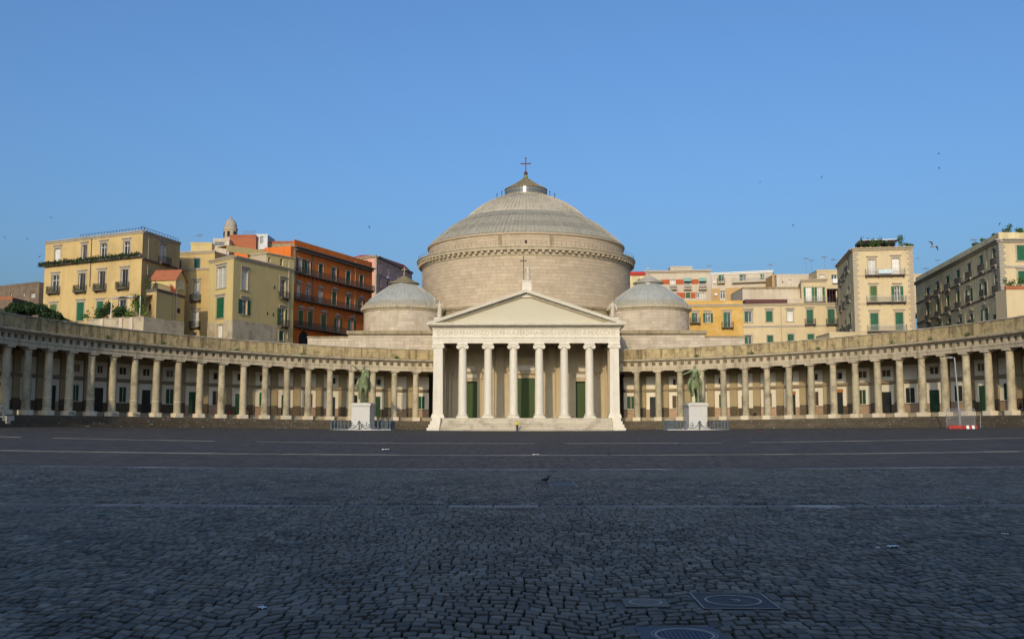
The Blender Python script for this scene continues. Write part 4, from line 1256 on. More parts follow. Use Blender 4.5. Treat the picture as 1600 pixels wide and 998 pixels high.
for (x, zb, H, nm, lab, ar, al) in ((-SX, 18.05, 2.9, 's', 'robed stone figure on the left corner of the pediment', [(-.24, -.02, .62, .05), (-.26, -.08, .80, .04), (-.27, -.1, .97, .03)], [(.22, -.03, .60, .05), (.10, -.14, .56, .04)]),
                                (SX, 18.05, 2.9, 's', 'robed stone figure on the right corner of the pediment', [(-.22, -.03, .60, .05), (-.08, -.14, .58, .04)], [(.23, -.02, .60, .05), (.22, -.06, .44, .04)]),
                                (0.35, 24.05, 2.8, 'c', 'robed stone figure on the pediment apex beside a tall dark cross', [(-.24, -.04, .63, .05), (-.22, -.12, .70, .04)], [(.25, -.02, .62, .05), (.34, -.06, .70, .04), (.40, -.08, .74, .03)])):
    t = empty('stone_figure', (x, 166.9, zb), lab, 'statue', 'stone figures on the pediment')
    px = x if nm == 's' else 0.15
    top = zb + (.95 if nm == 's' else 1.35)
    m = MB(); m.box(px - .8, px + .8, 166.1, 167.7, zb - (.4 if nm == 's' else 1.6), top - .2); m.box(px - .9, px + .9, 166.0, 167.8, top - .2, top); m.build('socle', MAT['marble'], t)
    me = robed('figure', H, ar, al)
    o = bpy.data.objects.new('figure', me); COL.objects.link(o); o.parent = t; o.location = (0, 0, top - zb)
    if nm == 'c':
        c = MB(); c.tube([(-.75, -.1, 1.35), (-.75, -.1, 2.6)], .10, 8); c.build('cross_foot', MAT['bronze'], None).parent = t
        c = MB(); c.box(-.82, -.68, -.17, -.03, 2.6, 5.7); c.box(-1.3, -.82, -.17, -.03, 4.7, 4.87); c.box(-.68, -.2, -.17, -.03, 4.7, 4.87); c.build('cross', MAT['iron_dark'], None).parent = t
    if nm == 's' and x < 0:
        c = MB(); c.tube([(-.78, -.3, 2.6), (-.78, -.3, 4.0)], .05, 8); c.ball((-.78, -.3, 4.05), .22, 10); c.build('staff', MAT['statue_stone'], None).parent = t

# marble lion on its block at the end of the left wing
def lion(X, Y):
    g = rise(X)
    t = empty('stone_lion', (X, Y, g), 'pale stone lion lying on a block at the far left edge', 'statue')
    m = MB(); m.box(X - 1.7, X + 1.05, Y - 1.0, Y + 1.0, g, g + .3); m.box(X - 1.6, X + .95, Y - .9, Y + .9, g + .3, g + 1.35); m.build('block', MAT['plinth'], t)
    V, E, Q = [(-.6, 0, .42)], [], [.36]
    ch = chain(V, E, Q, 0, [((-.1, 0, .45), .34), ((.35, 0, .55), .38)])
    hd = chain(V, E, Q, ch, [((.55, 0, .95), .40), ((.72, 0, 1.12), .30), ((.98, 0, 1.02), .17)])
    for sy in (-1, 1):
        chain(V, E, Q, ch, [((.45, sy * .32, .25), .17), ((.85, sy * .32, .13), .13), ((1.05, sy * .32, .12), .12)])
        chain(V, E, Q, 0, [((-.75, sy * .38, .3), .26), ((-.35, sy * .5, .16), .15), ((-.1, sy * .5, .12), .11)])
    chain(V, E, Q, 0, [((-1.05, 0, .3), .10), ((-1.2, .3, .1), .06)])
    o = bpy.data.objects.new('lion', skin_mesh('lion', V, E, Q, 'statue_stone')); COL.objects.link(o); o.parent = t
    o.location = (-.32, 0, 1.35); o.rotation_euler = (0, 0, R_(-60))
pl_ = at(4, 655, 119)
lion(pl_.x, 119.0)

# person on the church steps
def person(loc, rz, label, top, legs, seated=False, name='person', dog=False):
    t = empty(name, loc, label, 'person')
    t.rotation_euler = (0, 0, rz)
    V, E, Q = [(0, 0, .95)], [], [.15]
    ch = chain(V, E, Q, 0, [((0, 0, 1.15), .15), ((0, .02, 1.36), .17)])
    chain(V, E, Q, ch, [((0, .02, 1.5), .06), ((0, -.02, 1.62), .10), ((0, -.01, 1.74), .085)])
    for sx in (-1, 1):
        if not seated:
            chain(V, E, Q, 0, [((sx * .1, sx * .05, .85), .11), ((sx * .11, sx * .1 - .04, .48), .075), ((sx * .11, sx * .16, .08), .05), ((sx * .11, sx * .16 - .14, .04), .045)])
        else:
            chain(V, E, Q, 0, [((sx * .12, -.2, .95), .10), ((sx * .14, -.45, .95), .08), ((sx * .14, -.48, .5), .06), ((sx * .14, -.6, .46), .045)])
        hand = chain(V, E, Q, ch, [((sx * .2, .02, 1.38), .07), ((sx * .26, 0, 1.1), .05), ((sx * .22, -.15, .92), .04)])
        for fx_ in (-.03, -.01, .01, .03):
            chain(V, E, Q, hand, [((sx * .22 + fx_, -.21, .86), .012)])
        chain(V, E, Q, hand, [((sx * .17, -.18, .88), .012)])
    body = bpy.data.objects.new('body', skin_mesh('body', V, E, Q, 'skin')); COL.objects.link(body); body.parent = t
    if seated: body.location = (0, 0, -.80)
    me = body.data
    # shirt, trousers and hair follow the body a little outside it
    def shell(nm, mt, test, off):
        keep = [p for p in me.polygons if test(p.center)]
        vid = {}
        m = MB()
        for p in keep:
            ids = []
            for vi in p.vertices:
                if vi not in vid:
                    v = me.vertices[vi]; vid[vi] = len(m.v); m.v.append(tuple(v.co + v.normal * off))
                ids.append(vid[vi])
            m.f.append(tuple(ids))
        o = m.build(nm, MAT[mt], None, True); o.parent = body
    if seated:
        shell('shirt', top, lambda c: 1.0 < c.z < 1.48 and abs(c.x) < .3, .015); shell('trousers', legs, lambda c: c.z <= 1.0 and not (c.y < -.12 and abs(c.x) > .19 and c.z > .84), .015)
    else:
        shell('shirt', top, lambda c: .98 < c.z < 1.48, .015); shell('trousers', legs, lambda c: .1 < c.z <= .98 and abs(c.x) < .2 and c.y > -.13, .015)
    shell('hair', 'near_black', lambda c: c.z > 1.66 and c.y > -.07, .015)
    return t
pp = at(808, 668, 160.6)
person((pp.x, 160.6, rise(pp.x)), R_(200), 'person in a yellow top walking below the church steps', 'yellow_cloth', 'dark_cloth')
th = TH0 + DTH * 7.6
x, y = hp(-1, th, HR + 1.52)
person((x, y, 2.05 + hz(th)), th, 'person in an orange top sitting on the left colonnade walkway', 'orange_cloth', 'dark_cloth', True)
# ------------------------------------------------------------------ the town on the hill behind
class Wall:
    """a straight wall from A to B (A on the viewer's left); pixel positions of the photograph are cast onto it"""
    def __init__(s, A, B):
        s.A, s.B = Vector((*A, 0)), Vector((*B, 0))
        s.L = (s.B - s.A).length
        s.u = (s.B - s.A).normalized()
        s.n = Vector((s.u.y, -s.u.x, 0))       # outward, towards the viewer
    def hit(s, px, py):
        d = ray(px, py)
        t = (s.A - EYE).dot(s.n) / d.dot(s.n)
        p = EYE + d * t
        return (p - s.A).dot(s.u), p.z
    def rect(s, x0, y0, x1, y1):
        xm, ym = (x0 + x1) / 2, (y0 + y1) / 2
        return s.hit(x0, ym)[0], s.hit(x1, ym)[0], s.hit(xm, y1)[1], s.hit(xm, y0)[1]
    def box(s, m, a0, a1, d0, d1, z0, z1):
        """d is depth out of the wall (positive towards the viewer)"""
        return m.obox(s.A, s.u, s.n, a0, a1, d1, d0, z0, z1) if False else m.obox((s.A.x, s.A.y), (s.u.x, s.u.y), (-s.n.x, -s.n.y), a0, a1, -d1, -d0, z0, z1)
    def pt(s, a, d, z):
        p = s.A + s.u * a + s.n * d
        return (p.x, p.y, z)
def wall_mesh(m, w, z0, z1, holes, dep=0.28):
    P = lambda a, d, z: w.pt(a, d, z)
    xs = sorted(set([0.0, w.L] + [q for h in holes for q in h[:2]])); zs = sorted(set([z0, z1] + [q for h in holes for q in h[2:4]]))
    xs = [x for x in xs if -1e-6 <= x <= w.L + 1e-6]; zs = [z for z in zs if z0 - 1e-6 <= z <= z1 + 1e-6]
    for i in range(len(xs) - 1):
        for j in range(len(zs) - 1):
            a, c = (xs[i] + xs[i + 1]) / 2, (zs[j] + zs[j + 1]) / 2
            if any(h[0] < a < h[1] and h[2] < c < h[3] for h in holes): continue
            m.add([P(xs[i], 0, zs[j]), P(xs[i + 1], 0, zs[j]), P(xs[i + 1], 0, zs[j + 1]), P(xs[i], 0, zs[j + 1])], [(0, 1, 2, 3)])
    for h in holes:
        a, b, c, d = h[:4]
        m.add([P(a, 0, c), P(b, 0, c), P(b, 0, d), P(a, 0, d), P(a, -dep, c), P(b, -dep, c), P(b, -dep, d), P(a, -dep, d)],
              [(0, 4, 5, 1), (1, 5, 6, 2), (2, 6, 7, 3), (3, 7, 4, 0)])
def window(bld, w, r, kind, opts='', trim='trim_grey', shut='shutter_green', depth=0.28):
    """kind: g glazed, s closed shutters, o open shutters, d dark, c curtained, h half-open; opts: c cap, p pediment, b balcony, f flower boxes, n no surround"""
    a0, a1, z0, z1 = r
    W_, H_ = a1 - a0, z1 - z0
    d = depth
    m = MB(); ft = min(.09, W_ * .12)
    w.box(m, a0, a0 + ft, -d, -d + .08, z0, z1); w.box(m, a1 - ft, a1, -d, -d + .08, z0, z1)
    w.box(m, a0 + ft, a1 - ft, -d, -d + .08, z1 - ft, z1); w.box(m, a0 + ft, a1 - ft, -d, -d + .08, z0, z0 + ft)
    win = m.build('window', MAT['frame_white'], bld)
    if kind in 'gcdoh':
        m = MB(); w.box(m, a0 + ft, a1 - ft, -d - .06, -d - .01, z0 + ft, z1 - ft)
        m.build('pane', MAT['pane_curtain' if kind == 'c' or (kind in 'go' and random.random() < .45) else 'pane_dark'], win)
        m = MB(); c = (a0 + a1) / 2
        w.box(m, c - .05, c + .05, -d + .0, -d + .07, z0 + ft, z1 - ft)
        if kind in 'gco' and H_ > 1.6:
            w.box(m, a0 + ft, a1 - ft, -d + .0, -d + .06, z0 + H_ * .70, z0 + H_ * .70 + .08)
        m.build('glazing_bar', MAT['frame_white' if kind != 'd' else 'frame_wood'], win)
    def leaf(b0, b1, e0, e1):
        m = MB(); w.box(m, b0, b1, e0, e1, z0 + .02, z1 - .02)
        q = m.build('shutter', MAT[shut], win)
        m = MB(); nl = max(4, int(H_ / .16))
        for k in range(nl):
            zz = z0 + .1 + (H_ - .2) * k / nl
            w.box(m, b0 + .06, b1 - .06, e1, e1 + .025, zz, zz + .07)
        m.build('louvre', MAT[shut], q)
    c = (a0 + a1) / 2
    if kind == 's':
        leaf(a0 + .02, c - .015, -.14, -.08); leaf(c + .015, a1 - .02, -.14, -.08)
    if kind == 'h':
        leaf(a0 + .02, c - .015, -.14, -.08)
    if kind in 'o':
        leaf(a0 - W_ * .52, a0 - .03, .03, .08); leaf(a1 + .03, a1 + W_ * .52, .03, .08)
    if 'n' not in opts:
        m = MB(); e = .20 if W_ > .9 else .13; e2 = .06
        up = .45 if ('c' in opts) else e
        off = 0.0
        w.box(m, a0 - e, a0, 0, e2, z0, z1 + up); w.box(m, a1, a1 + e, 0, e2, z0, z1 + up); w.box(m, a0, a1, 0, e2, z1, z1 + up)
        if 'c' in opts:
            w.box(m, a0 - e - .16, a1 + e + .16, 0, .24, z1 + up, z1 + up + .16); w.box(m, a0 - e - .06, a1 + e + .06, 0, .14, z1 + up - .1, z1 + up)
        m.build('surround', MAT[trim], win)
        if 'p' in opts:
            m = MB(); zz = z1 + e + .25
            w.box(m, a0 - e - .15, a1 + e + .15, 0, .25, zz, zz + .12)
            pl = [(a0 - e - .18, zz + .12), (a1 + e + .18, zz + .12), (c, zz + .62)]
            m.prism(pl, lambda p: w.pt(p[0], .25, p[1]), lambda p: w.pt(p[0], 0, p[1]))
            m.build('pediment', MAT[trim], win)
        if 'b' not in opts and 'f' not in opts and 't' not in opts:
            m = MB(); w.box(m, a0 - e - .05, a1 + e + .05, 0, .16, z0 - .14, z0); m.build('sill', MAT[trim], win)
    if 't' in opts:
        balcony(bld, w, a0 - .35, a1 + .35, z0, False, dep=.4, mt='trim_grey')
    if 'b' in opts or 'f' in opts:
        ex = .45 if W_ > .9 else .3
        balcony(bld, w, a0 - ex, a1 + ex, z0, 'f' in opts)
def balcony(bld, w, a0, a1, z, flowers=False, dep=.85, mt='trim_dark', rail='rail_iron', h=1.0):
    m = MB(); w.box(m, a0, a1, 0, dep, z - .2, z - .02)
    o = m.build('balcony', MAT[mt], bld)
    m = MB()
    n = max(3, int((a1 - a0) / .16)); t = .018
    for k in range(n + 1):
        a = a0 + .04 + (a1 - a0 - .08) * k / n
        w.box(m, a - t, a + t, dep - .06, dep - .06 + 2 * t, z - .02, z + h)
    for e in (a0 + .02, a1 - .06):
        for k in range(5):
            w.box(m, e, e + .04, .02 + k * (dep - .1) / 5, .05 + k * (dep - .1) / 5, z - .02, z + h)
        w.box(m, e, e + .05, 0, dep - .08, z + h, z + h + .05)
    w.box(m, a0 + .02, a1 - .02, dep - .08, dep - .01, z + h, z + h + .05)
    m.build('railing', MAT[rail], o)
    m = MB()
    nb = max(2, int((a1 - a0) / 1.4))
    for k in range(nb):
        a = a0 + .2 + (a1 - a0 - .4) * k / max(1, nb - 1)
        w.box(m, a - .08, a + .08, 0, dep * .7, z - .45, z - .2)
    m.build('bracket', MAT[mt], o)
    if flowers:
        pts = [w.pt(random.uniform(a0, a1), dep + random.uniform(-.25, .12), z + random.uniform(0, .75)) for _ in range(90)]
        leaves(pts, .17, 'leaf_mid').build('foliage', MAT['leaf_mid'], o)
def leaves(pts, size, mt=None):
    m = MB()
    for p in pts:
        a = Vector((random.gauss(0, 1), random.gauss(0, 1), random.gauss(0, 1))).normalized()
        b = a.cross(Vector((random.gauss(0, 1), random.gauss(0, 1), random.gauss(0, 1)))).normalized()
        l = size * random.uniform(.6, 1.4); q = l * .45
        P = Vector(p)
        m.add([P - a * l * .5, P + b * q, P + a * l * .5, P - b * q], [(0, 1, 2, 3)])
    return m
def bush(name, c, rx, ry, rz, n, size, mt, label, cat='plant', group=None, pot=True, clump=5):
    t = empty(name, (c[0], c[1], c[2]), label, cat, group)
    ctr = [(random.gauss(0, .45), random.gauss(0, .45), random.uniform(.0, .8)) for _ in range(clump)]
    pts = []
    for _ in range(n):
        q = random.choice(ctr)
        pts.append((c[0] + rx * (q[0] + random.gauss(0, .22)), c[1] + ry * (q[1] + random.gauss(0, .22)), c[2] + (.3 if pot else 0) + rz * max(0.02, q[2] + random.gauss(0, .16))))
    leaves(pts, size).build('foliage', MAT[mt], t)
    m = MB(); m.tube([(c[0], c[1], c[2]), (c[0] + rx * .1, c[1], c[2] + rz * .7)], [.05, .02], 5); m.build('stem', MAT['bark'], t)
    if pot:
        m = MB(); m.lathe([(.001, 0), (.2, 0), (.27, .4), (.23, .4), (.2, .3), (.001, .3)], 10, (c[0], c[1]), z=c[2]); m.build('pot', MAT['pot'], t)
    return t
def house(name, label, A, B, C_=None, D_=None, ztop=20, z0=0.0, mt='cream_plaster', wins=(), side_wins=(), trim='trim_grey', shut='shutter_green', depth_back=12.0,
          cornice=.35, roof='roof_grey', cmt=None, side='right', parapet=0.0, smt=None, cat='building', ctop=None):
    """front wall A-B; optional visible side wall (B-C_ on the right or C_-A on the left); the body closes behind.
    wins: (px0, py0, px1, py1, kind, opts) in photograph pixels"""
    fw = Wall(A, B)
    base = (fw.A + fw.B) / 2
    t = empty(name, (base.x, base.y, z0), label, cat)
    def do(w, ws, nm, m_):
        holes = []
        for q in ws:
            r = w.rect(*q[:4])
            if r[0] < .05 or r[1] > w.L - .05: 
                continue
            holes.append((max(r[0], .1), min(r[1], w.L - .1), r[2], min(r[3], ztop - .1), q))
        m = MB(); wall_mesh(m, w, z0, ztop, holes)
        m.build(nm, MAT[m_], t)
        for h in holes:
            q = h[4]
            window(t, w, h[:4], q[4], q[5] if len(q) > 5 else '', trim, q[6] if len(q) > 6 else shut)
    do(fw, wins, 'front_wall', mt)
    sw = None
    if C_ is not None:
        sw = Wall(B, C_) if side == 'right' else Wall(C_, A)
        do(sw, side_wins, 'side_wall', smt or mt)
    # rest of the body
    if C_ is not None:
        Cv = Vector((*C_, 0))
        far = (Cv + (fw.A - fw.B)) if side == 'right' else (Cv + (fw.B - fw.A))
        if side == 'right':
            foot = [fw.A, fw.B, Cv, far]; others = [(Cv, far), (far, fw.A)]
        else:
            foot = [fw.A, fw.B, far, Cv]; others = [(fw.B, far), (far, Cv)]
    else:
        foot = [fw.A, fw.B, fw.B - fw.n * depth_back, fw.A - fw.n * depth_back]
        others = [(foot[1], foot[2]), (foot[2], foot[3]), (foot[3], foot[0])]
    m = MB()
    for a, b in others:
        m.add([(a.x, a.y, z0), (b.x, b.y, z0), (b.x, b.y, ztop), (a.x, a.y, ztop)], [(0, 1, 2, 3)])
    m.build('rear_wall', MAT[mt], t)
    m = MB(); m.prism([(p.x, p.y) for p in foot], lambda p: (p[0], p[1], ztop - .12), lambda p: (p[0], p[1], ztop + .01)); m.build('roof', MAT[roof], t)
    if cornice > 0:
        m = MB()
        fw.box(m, -cornice * .6, fw.L + cornice * .6, .0, cornice, ztop - .05, ztop + .16); fw.box(m, -.05, fw.L + .05, 0, cornice * .5, ztop - .35, ztop - .05)
        m.build('cornice', MAT[cmt or trim], t)
        if sw:
            m = MB()
            sw.box(m, (cornice if side == 'right' else 0), sw.L + (-cornice if side == 'left' else 0), .0, cornice, ztop - .05, ztop + .157); sw.box(m, 0, sw.L, 0, cornice * .5, ztop - .35, ztop - .05)
            m.build('cornice', MAT[cmt or trim], t)
    if parapet > 0:
        m = MB(); fw.box(m, 0, fw.L, -.3, -.05, ztop + .1, ztop + parapet)
        if sw: sw.box(m, 0, sw.L, -.3, -.05, ztop + .1, ztop + parapet)
        m.build('parapet', MAT[mt], t)
    return t, fw, sw
def band(t, w, p0, p1, h, d, mt, name='string_course'):
    """a horizontal moulding along a wall through two pixels"""
    a, z = w.hit(*p0); b, z2 = w.hit(*p1)
    zm = (z + z2) / 2
    m = MB(); w.box(m, max(a, -.1), min(b, w.L + .1), 0, d, zm - h / 2, zm + h / 2)
    return m.build(name, MAT[mt], t)
def pipe(t, w, px, py0, py1, mt='trim_cream', r=.07):
    a, z1 = w.hit(px, py0); _, z0 = w.hit(px, py1)
    m = MB(); m.tube([w.pt(a, .1, z0), w.pt(a, .1, z1)], r, 6)
    return m.build('downpipe', MAT[mt], t)

# --- left: yellow house with the green ledge
A, B, C_ = gp(68, 176), gp(220, 165), gp(279, 177)
zt = zat(220, 361, 165)
L1, w1, s1 = house('apartment_house', 'yellow four-window-wide house with a green ivy ledge, far left', A, B, C_, ztop=zt, z0=4, mt='yellow_plaster', smt='yellow_shaded',
    wins=[(85, 388, 94.6, 411, 'c', 'c'), (127.5, 383, 136, 406, 'd', 'c'), (157, 380, 167, 402, 'g', 'c'), (193, 377, 203, 400, 'g', 'c'),
          (80.6, 430, 92, 457, 'g', 'cf'), (122.6, 427, 133.4, 455, 'd', 'cf'), (153.6, 424, 164.4, 452.7, 'd', 'cf'), (188.8, 421, 200, 450, 'd', 'cf'),
          (78, 476, 88.7, 492, 's', 'c', 'shutter_olive'), (120, 472.5, 131, 501, 's', 'c'), (151, 471, 161, 494, 's', 'c'), (185, 468, 197, 492, 'd', 'c')],
    side_wins=[(249.5, 381, 260, 411, 'g', 'cb')], cornice=.25, cmt='trim_grey')
o = band(L1, w1, (60, 412.5), (224, 403), .55, .5, 'trim_dark', 'ledge')
band(L1, s1, (220, 404), (276, 419), .3, .3, 'trim_dark', 'ledge')
pipe(L1, w1, 144, 372, 448, 'trim_dark'); pipe(L1, s1, 232, 366, 430, 'trim_grey')
a0, z_ = w1.hit(66, 412); a1_, z2_ = w1.hit(221, 402)
iv = empty('ivy', w1.pt(w1.L / 2, .5, (z_ + z2_) / 2), 'dark green ivy trailing along the ledge of the yellow house', 'plant')
zl = (z_ + z2_) / 2 + .28
leaves([w1.pt(random.uniform(a0 - .4, a1_), random.uniform(.2, .72), zl + random.uniform(-.6, .12) + (.35 * random.random() if random.random() < .35 else 0)) for _ in range(2600)], .26).build('foliage', MAT['leaf_dark'], iv)
m = MB(); m.tube([w1.pt(a0, .45, zl), w1.pt(a1_, .45, zl)], .05, 5); m.build('stem', MAT['bark'], iv)
# roof railing
m = MB()
for k in range(22):
    a = w1.L * (.35 + .65 * k / 21); w1.box(m, a - .03, a + .03, -.4, -.34, zt + .1, zt + .75)
for k in range(14):
    a = s1.L * k / 13; s1.box(m, a - .03, a + .03, -.4, -.34, zt + .1, zt + .85)
w1.box(m, w1.L * .35, w1.L, -.4, -.35, zt + .7, zt + .75); s1.box(m, 0, s1.L, -.4, -.35, zt + .8, zt + .85)
m.build('roof_railing', MAT['rail_iron'], L1)
# terrace in front of it: retaining wall, pergola, plants
ta, tb = gp(138, 160), gp(226, 155)
tw = Wall(ta, tb)
zt2 = zat(200, 497, 157)
tr = empty('garden_terrace', (ta[0], ta[1], 6), 'grey retaining wall with a planted terrace below the yellow house', 'terrace')
m = MB(); tw.box(m, 0, tw.L, -9, 0, 5, zt2); m.build('retaining_wall', MAT['grey_plaster'], tr)
for f in (.28, .62, .8):
    m = MB(); tw.box(m, tw.L * f - .35, tw.L * f + .35, 0, .25, 5, zt2 + .02); m.build('buttress', MAT['pale_plaster'], tr)
m = MB(); tw.box(m, -.1, tw.L + .1, -.3, .08, zt2, zt2 + .12); m.build('coping', MAT['trim_grey'], tr)
pg = empty('pergola', tw.pt(tw.L * .55, -3, zt2), 'pergola with a pale canvas roof on the planted terrace', 'pergola')
m = MB()
pz = zat(180, 464, 158)
ptop = pz
for (px, dd) in ((169, -.6), (197, -.6), (214, -.6), (169, -3.5), (214, -3.5)):
    a, _ = tw.hit(px, 490)
    q = MB(); tw.box(q, a - .05, a + .05, dd - .05, dd + .05, zt2, pz); q.build('post', MAT['white_paint'], pg)
a0, _ = tw.hit(160, 470); a1_, _ = tw.hit(214, 470)
cv = MB(); nn = 10
for j in range(5):
    for i in range(nn + 1):
        p = tw.pt(a0 + (a1_ - a0) * i / nn, -.3 - 3.4 * j / 4, pz + .25 * math.sin(i * 1.3) * .4 - .25 * math.sin(math.pi * (i % 5) / 5) + .12 * j); cv.v.append(p)
for j in range(4):
    for i in range(nn):
        a = j * (nn + 1) + i; cv.f.append((a, a + 1, a + nn + 2, a + nn + 1))
b = len(cv.v); base_ = list(cv.v)
cv.v += [(x, y, z - .04) for x, y, z in base_]; cv.f += [tuple(q + b for q in f[::-1]) for f in list(cv.f)]
cv.build('canvas', MAT['canvas'], pg)
for k, (px, w_, h_, mt_, lb) in enumerate(((146, 1.6, 2.2, 'leaf_mid', 'bushy green plant at the low end of the terrace'), (160, 1.4, 2.4, 'leaf_dark', 'dark green shrub beside the first pergola post'),
                                 (176, 1.5, 2.0, 'leaf_mid', 'green potted shrub under the middle of the pergola'), (187, 1.2, 1.6, 'leaf_dark', 'low dark shrub under the pergola by the door'),
                                 (204, 1.5, 3.4, 'leaf_mid', 'tall climbing plant at the high end of the pergola'), (213, 1.2, 2.6, 'leaf_light', 'yellowish climbing plant by the last pergola post'))):
    a, _ = tw.hit(px, 495)
    bush('terrace_plant', tw.pt(a, -.8, zt2), w_, .9, h_, 760, .26, mt_, lb, group='plants on the planted terrace')
# annexe with the roof terrace and the little gabled house
A, B, C_ = gp(229, 160), gp(245, 158), gp(289, 168)
za = zat(245, 452, 158)
AN, wan, san = house('annexe_house', 'plain yellow annexe with an oval window and a roof terrace', A, B, C_, ztop=za, z0=4, mt='yellow_plaster', smt='lemon_plaster', cornice=.15, cmt='trim_dark')
a, z_ = wan.hit(234.5, 480)
m = MB(); pts = [(a + .32 * math.cos(2 * math.pi * q / 20), z_ + .6 * math.sin(2 * math.pi * q / 20)) for q in range(20)]
m.prism(pts, lambda p: wan.pt(p[0], .03, p[1]), lambda p: wan.pt(p[0], -.1, p[1])); m.build('oval_window', MAT['near_black'], AN)
m = MB(); zz = zat(240, 500, 158); wan.box(m, 0, wan.L, 0, .04, 4, zz); san.box(m, .04, san.L, 0, .04, 4, zz); m.build('base_course', MAT['grey_plaster'], AN)
pipe(AN, san, 271, 456, 530, 'trim_cream', .09); pipe(AN, san, 275, 456, 530, 'pale_plaster', .09)
for (x0, y0, x1, y1) in ((277, 482, 281, 489),):
    r = san.rect(x0, y0, x1, y1); m = MB(); san.box(m, r[0], r[1], -.02, .05, r[2], r[3]); m.build('vent', MAT['near_black'], AN)
m = MB()
for (w, L_) in ((wan, wan.L), (san, san.L * .5)):
    n = int(L_ / .2)
    for k in range(n + 1):
        w.box(m, L_ * k / n - .02, L_ * k / n + .02, -.1, -.06, za + .1, za + 1.0)
    w.box(m, 0, L_, -.11, -.05, za + 1.0, za + 1.06)
m.build('terrace_railing', MAT['rail_iron'], AN)
hA, hB = gp(274, 165), gp(290, 168.5)
hw = Wall(hA, hB)
zs, ze, zap = za, zat(282, 437, 166), zat(281, 421.5, 166)
t = empty('rooftop_hut', (hA[0], hA[1], za), 'small gabled hut with a red tiled roof on the annexe terrace', 'hut')
m = MB(); m.prism([(0, zs), (hw.L, zs), (hw.L, ze), (hw.L / 2, zap), (0, ze)], lambda p: hw.pt(p[0], 0, p[1]), lambda p: hw.pt(p[0], -4.5, p[1])); m.build('wall', MAT['lemon_plaster'], t)
for e in (0, 1):
    q = [(-.25, ze - .25 * (zap - ze) / (hw.L / 2)), (hw.L / 2, zap)] if e == 0 else [(hw.L / 2, zap), (hw.L + .25, ze - .25 * (zap - ze) / (hw.L / 2))]
    m = MB(); m.prism([q[0], q[1], (q[1][0], q[1][1] + .16), (q[0][0], q[0][1] + .16)], lambda p: hw.pt(p[0], .25, p[1]), lambda p: hw.pt(p[0], -4.7, p[1])); m.build('roof_slope', MAT['terracotta'], t)
window(t, hw, hw.rect(279, 440, 286, 452), 'g', '', 'trim_cream', depth=.02)
bush('terrace_plant', (gp(231, 161)[0], 161.5, za), 1.0, .8, 1.9, 260, .24, 'leaf_mid', 'green potted plant on the annexe roof terrace', group='plants on the annexe terrace')
bush('terrace_plant', (gp(266, 163.5)[0], 164.5, za), .5, .4, 1.4, 160, .18, 'flower_red', 'red flowering plant beside the gabled hut', group='plants on the annexe terrace')

# --- yellow block with the sunlit corner
A, B, C_ = gp(326, 172), gp(364, 166), gp(459, 182.5)
zt = zat(364, 400, 166)
L2, w2, s2 = house('corner_house', 'pale yellow corner house with white windows and a grey stained base', A, B, C_, ztop=zt, z0=4, mt='lemon_plaster', smt='lemon_plaster',
    wins=[(339, 417, 353, 450, 'c', 'c'), (338, 465, 350, 497, 's', 'c'), (340, 507, 347.7, 527, 'g', '')],
    side_wins=[(377.7, 422, 387, 453, 'g', 'c'), (377, 468, 386, 491, 'o', 'c', 'shutter_teal'), (437.7, 437, 446, 465, 'g', 'cb'), (437, 482, 445, 509, 'o', 'cb', 'shutter_olive'), (436, 517, 443, 532, 's', '', 'shutter_teal')],
    cornice=.3, cmt='trim_cream')
for w, p in ((w2, 345), (s2, 410)):
    pass
zz = zat(364, 499, 166)
m = MB(); w2.box(m, 0, w2.L, 0, .05, 4, zz); m.v = m.v[:]; 
# grey stained base stays clear of the low openings
m = MB()
h = w2.rect(340, 507, 347.7, 527)
w2.box(m, 0, h[0] - .3, 0, .05, 4, zz); w2.box(m, h[1] + .3, w2.L, 0, .05, 4, zz)
hs = s2.rect(436, 517, 443, 532)
s2.box(m, .05, hs[0] - .9, 0, .05, 4, zz)
m.build('base_course', MAT['grey_plaster'], L2)
pipe(L2, s2, 451, 408, 530, 'trim_cream', .1)
for (x, y) in ((418, 490), (427, 491.5), (429, 449)):
    r = s2.rect(x - .8, y - 2.5, x + .8, y + 2.5); m = MB(); s2.box(m, r[0], r[1], -.05, .03, r[2], r[3]); m.build('vent', MAT['near_black'], L2)
# penthouse and awning on it
pA, pB = gp(417, 178), gp(459, 184)
pw = Wall(pA, pB)
t = empty('penthouse', (*pA, zt), 'small yellow penthouse on the roof of the corner house', 'hut')
zp = zat(417, 399, 180)
m = MB(); holes = [pw.rect(419, 402, 423, 409), pw.rect(438, 404, 442.5, 416)]
m = MB(); wall_mesh(m, pw, zt - .1, zp, holes); m.build('wall', MAT['lemon_plaster'], t)
for h in holes: window(t, pw, h, 'd', 'n')
m = MB(); pw.box(m, 0, pw.L, -5, -.3, zt - .1, zp); pw.box(m, -.2, pw.L, -5, .2, zp, zp + .2); m.build('roof', MAT['trim_cream'], t)
t = empty('awning', (*gp(400, 178), zt), 'pale canvas awning over the roof of the corner house', 'awning')
aw = Wall(gp(352, 176), gp(417, 183)); z1_ = zat(384, 387, 179)
m = MB(); aw.box(m, aw.L * .0, aw.L, -3.2, 0, z1_ - .1, z1_ + .0); aw.box(m, 0, aw.L, .0, .06, z1_ - 1.2, z1_); m.build('canvas', MAT['lemon_plaster'], t)
for f in (.02, .98):
    m = MB(); aw.box(m, aw.L * f - .06, aw.L * f + .06, -.2, -.1, zt, z1_ - .1); m.build('post', MAT['grey_metal'], t)
bush('roof_plant', (gp(393, 180)[0], 180, zt), 1.4, 1.0, 1.6, 300, .28, 'leaf_mid', 'green shrub under the awning of the corner house', group='plants on the left roofs')
